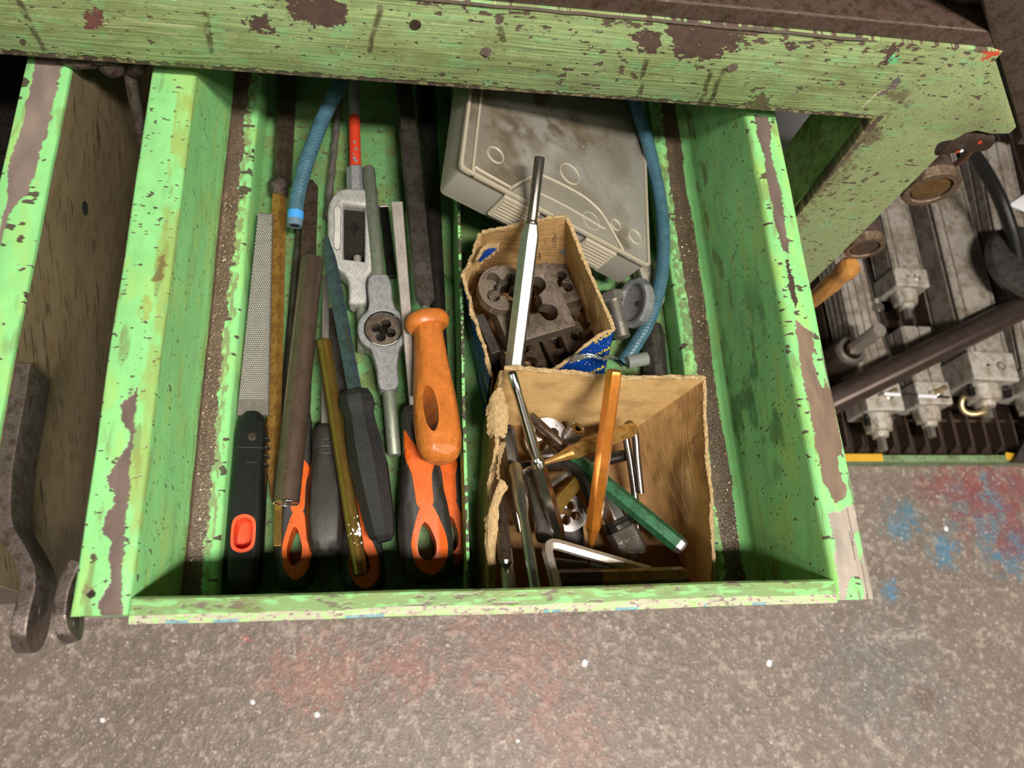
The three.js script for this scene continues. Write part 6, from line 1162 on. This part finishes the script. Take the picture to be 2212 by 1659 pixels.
{ // upright shaft in its bearing
  const b = [0.7508, 0.1, -0.4903], g = thing('upright_shaft', 'polished steel shaft standing upright in a dark flanged bearing', 'shaft', [b[0], 0.031, b[2]]);
  const y = 0.069;
  mesh('housing', lathe([[0, 0], [0.028, 0], [0.028, y - 0.012], [0.0255, y - 0.004], [0, y - 0.004]], 36), M.greasy, g);
  mesh('bearing_ring', lathe([[0.0145, y - 0.002], [0.0165, y + 0.004], [0.0225, y + 0.004], [0.0245, y + 0.001], [0.0245, y - 0.006]], 40), M.steel, g);
  mesh('seal', lathe([[0, y - 0.001], [0.0166, y - 0.001]], 32), M.blackSteel, g);
  mesh('collar', lathe([[0.0125, y - 0.002], [0.0125, y + 0.012], [0.0112, y + 0.013]], 32), M.brownSteel, g);
  mesh('shaft', lathe([[0.0112, y], [0.0112, y + 0.079], [0.0104, y + 0.081], [0, y + 0.081]], 36), M.paleSteel, g);
  mesh('foot_plate', moved(rbox(0.058, 0.012, 0.058, 0.002), 0, 0.006, 0), M.greasy, g);
}
// spindles standing out beside the bench leg
function spindle(name, label, c, r, len, capM, rimM) {
  const g = thing(name, label, 'roller', c);
  mesh('barrel', lathe([[0, -len], [r * 0.8, -len], [r * 0.86, -len * 0.9], [r * 0.9, -0.012], [r, -0.01], [r, -0.001], [r * 0.96, 0], [r * 0.72, 0], [r * 0.7, -0.003], [0, -0.003]], 44).rotateX(Math.PI / 2), M.greasy2, g);
  mesh('rim', lathe([[r * 0.72, 0.0001], [r * 0.75, 0.0012], [r * 0.97, 0.0012], [r * 1.01, -0.001], [r * 1.01, -0.009]], 44).rotateX(Math.PI / 2), rimM, g);
  mesh('cap', lathe([[0, 0.0012], [r * 0.4, 0.0008], [r * 0.66, -0.0008], [r * 0.7, -0.0028]], 36).rotateX(Math.PI / 2), capM, g);
  return g;
}
M.rimBronze = mat('bronze_rim', 0x8a7763, { rough: 0.4, metal: 0.6, tex: gr, size: 0.04, bump: 0.0004 });
spindle('spindle', 'grimy spindle with an amber greased cap beside the bench leg, the upper one', [0.5184, 0.6095, -0.432], 0.0265, 0.055, M.amber, M.rimBronze);
spindle('spindle', 'grimy spindle with a plain dark cap beside the bench leg, the lower one', [0.516, 0.5, -0.432], 0.0215, 0.055, M.brownSteel, M.rimBronze);
{
  const t = [0.5135, 0.4777, -0.425], b = [0.5034, 0.3843, -0.425], g = thing('wooden_handle', 'varnished wooden tool handle standing upright behind the bench leg', 'handle', [t[0], b[1], t[2]]), H = t[1] - b[1];
  mesh('grip', lathe([[0, 0], [0.0085, 0.0005], [0.0105, H * 0.35], [0.0115, H * 0.55], [0.009, H * 0.68], [0.0125, H * 0.82], [0.012, H * 0.95], [0.008, H], [0, H]], 30), M.wood, g);
  const d = thing('dark_pad', 'big dark round pad leaning over the pale cylinders at the picture edge', 'pad', [1.068, 0.16, -0.6333]);
  mesh('pad', lathe([[0, 0.014], [0.05, 0.013], [0.068, 0.008], [0.072, 0], [0.068, -0.01], [0, -0.012]], 48), M.plate, d);
  const p = thing('floor_plate', 'dark steel plate lying on the floor at the end of the grating', 'plate', [1.1377, 0, -0.3486]);
  mesh('plate', moved(extr([[-0.09, -0.03], [0.02, 0.1], [0.2, 0.1], [0.2, -0.03]], 0.012, 0.001).rotateX(-Math.PI / 2), 0, 0.036, 0), M.plate, p);
  const c = thing('loose_cable', 'thin brown cable curving down behind the corner of the green frame', 'cable', [0.5499, 0.648, -0.47]);
  const cp = [[0.5517, 0.6495, -0.47], [0.5722, 0.6152, -0.48], [0.5866, 0.5849, -0.49], [0.5947, 0.5588, -0.5]], c0 = cp[0].map((v, i) => [0.5499, 0.648, -0.47][i]);
  mesh('cable', tube(cp.map(q => q.map((v, i) => v - c0[i])), 0.0032, 40, 10), M.copper, c);
  const h = thing('black_conduit', 'black corrugated conduit running down behind the pale cylinders', 'conduit', [0.8638, 0.3, -0.7633]);
  const h0 = [0.8638, 0.3, -0.7633], hp = [[0.8638, 0.3, -0.7633], [0.934, 0.26, -0.7595], [0.9937, 0.22, -0.7247], [1.0291, 0.19, -0.6744], [1.0539, 0.16, -0.6309]];
  mesh('conduit', tube(hp.map(q => q.map((v, i) => v - h0[i])), 0.011, 60, 14), M.blackPlastic, h);
  const n = thing('navy_cover', 'dark navy cloth cover draped under the bench behind the cylinders', 'cloth', [1.2, 0.0, -1.0]);
  const cg = new THREE.BoxGeometry(1.1, 0.42, 0.006, 60, 24, 1), q = cg.attributes.position; for (let i = 0; i < q.count; i++) q.setZ(i, q.getZ(i) + 0.03 * (fbm(q.getX(i) * 9, q.getY(i) * 4, 3) - 0.5)); cg.computeVertexNormals();
  mesh('cloth', moved(boxUV(cg), 0.05, 0.212, -0.03), M.navy, n);
  const sheet = (label, pts, y) => { const o = pts[0], s = thing('paper_sheet', label, 'paper', o); mesh('sheet', moved(extr(pts.map(q => [q[0] - o[0], -(q[2] - o[2])]), 0.0012, 0.0002).rotateX(-Math.PI / 2), 0, 0, 0), M.paper, s); };
  const wc = thing('white_carton', 'tall white carton standing under the bench between the drawer and the green leg', 'carton', [0.485, 0, -0.64]);
  mesh('carton', moved(rbox(0.15, 0.5, 0.17, 0.002), 0, 0.25, 0), M.paper, wc);
  mesh('closing_flap', moved(rbox(0.15, 0.0015, 0.084, 0.0005), 0, 0.5008, 0.0425), M.paper, wc);
  sheet('white paper corner at the picture edge beside the pale cylinders', [[1.1231, 0.108, -0.7869], [1.1695, 0.108, -0.815], [1.2238, 0.108, -0.8164], [1.1969, 0.108, -0.7643], [1.1565, 0.108, -0.7739]]);
}
// loose chips on the floor: the countless small ones as one heap, the few that can be told apart as things
{
  const dot = new THREE.TetrahedronGeometry(0.0014), N = 620, im = new THREE.InstancedMesh(dot, mat('pale_grit', 0xc9bfb2, { rough: 0.7 }), N), q = new THREE.Object3D();
  for (let i = 0; i < N; i++) { const x = rr(-0.62, 1.3), z = rr(-0.28, 0.36); q.position.set(x, 0.0005, z); q.rotation.set(rr(0, 6), rr(0, 6), rr(0, 6)); q.scale.setScalar(0.3 + 0.9 * Math.pow(rnd(), 3)); q.updateMatrix(); im.setMatrixAt(i, q.matrix); }
  im.name = 'floor_grit'; im.receiveShadow = true; scene.add(im); tag(im, 'pale grit and tiny shavings scattered over the concrete floor', 'grit', null, 'stuff');
  const chip = (p, r, label, col = M.paper) => { r *= 0.62; const g = thing('floor_chip', label, 'chip', p), t = new THREE.IcosahedronGeometry(r, 0), v = t.attributes.position; for (let i = 0; i < v.count; i++) v.setXYZ(i, v.getX(i) * (0.7 + 0.6 * noise(v.getX(i) * 900 + 3, v.getZ(i) * 900)), v.getY(i) * 0.3, v.getZ(i) * (0.7 + 0.6 * noise(v.getZ(i) * 900, 4))); t.computeVertexNormals(); mesh('chip', moved(boxUV(t), 0, r * 0.28, 0), col, g); };
  chip([0.2901, 0, -0.0289], 0.0085, 'white paint chip on the floor in front of the punch box');
  chip([0.5737, 0, -0.0178], 0.0085, 'white angular chip on the floor below the worn drawer corner');
  chip([0.9218, 0, -0.2148], 0.0075, 'round white chip on the floor close to the blue paint stain');
  chip([-0.0851, 0, 0.0221], 0.007, 'slim white chip on the floor below the padded file handles');
  chip([-0.1702, 0, 0.0025], 0.006, 'small white chip on the floor below the black-handled rasp');
  chip([-0.3568, 0, 0.0157], 0.006, 'small cream chip on the floor near the iron pull bar');
  chip([0.1874, 0, 0.0688], 0.005, 'little off-white chip on the floor nearest the viewer below the drawer middle');
}
renderer.render(scene, camera);
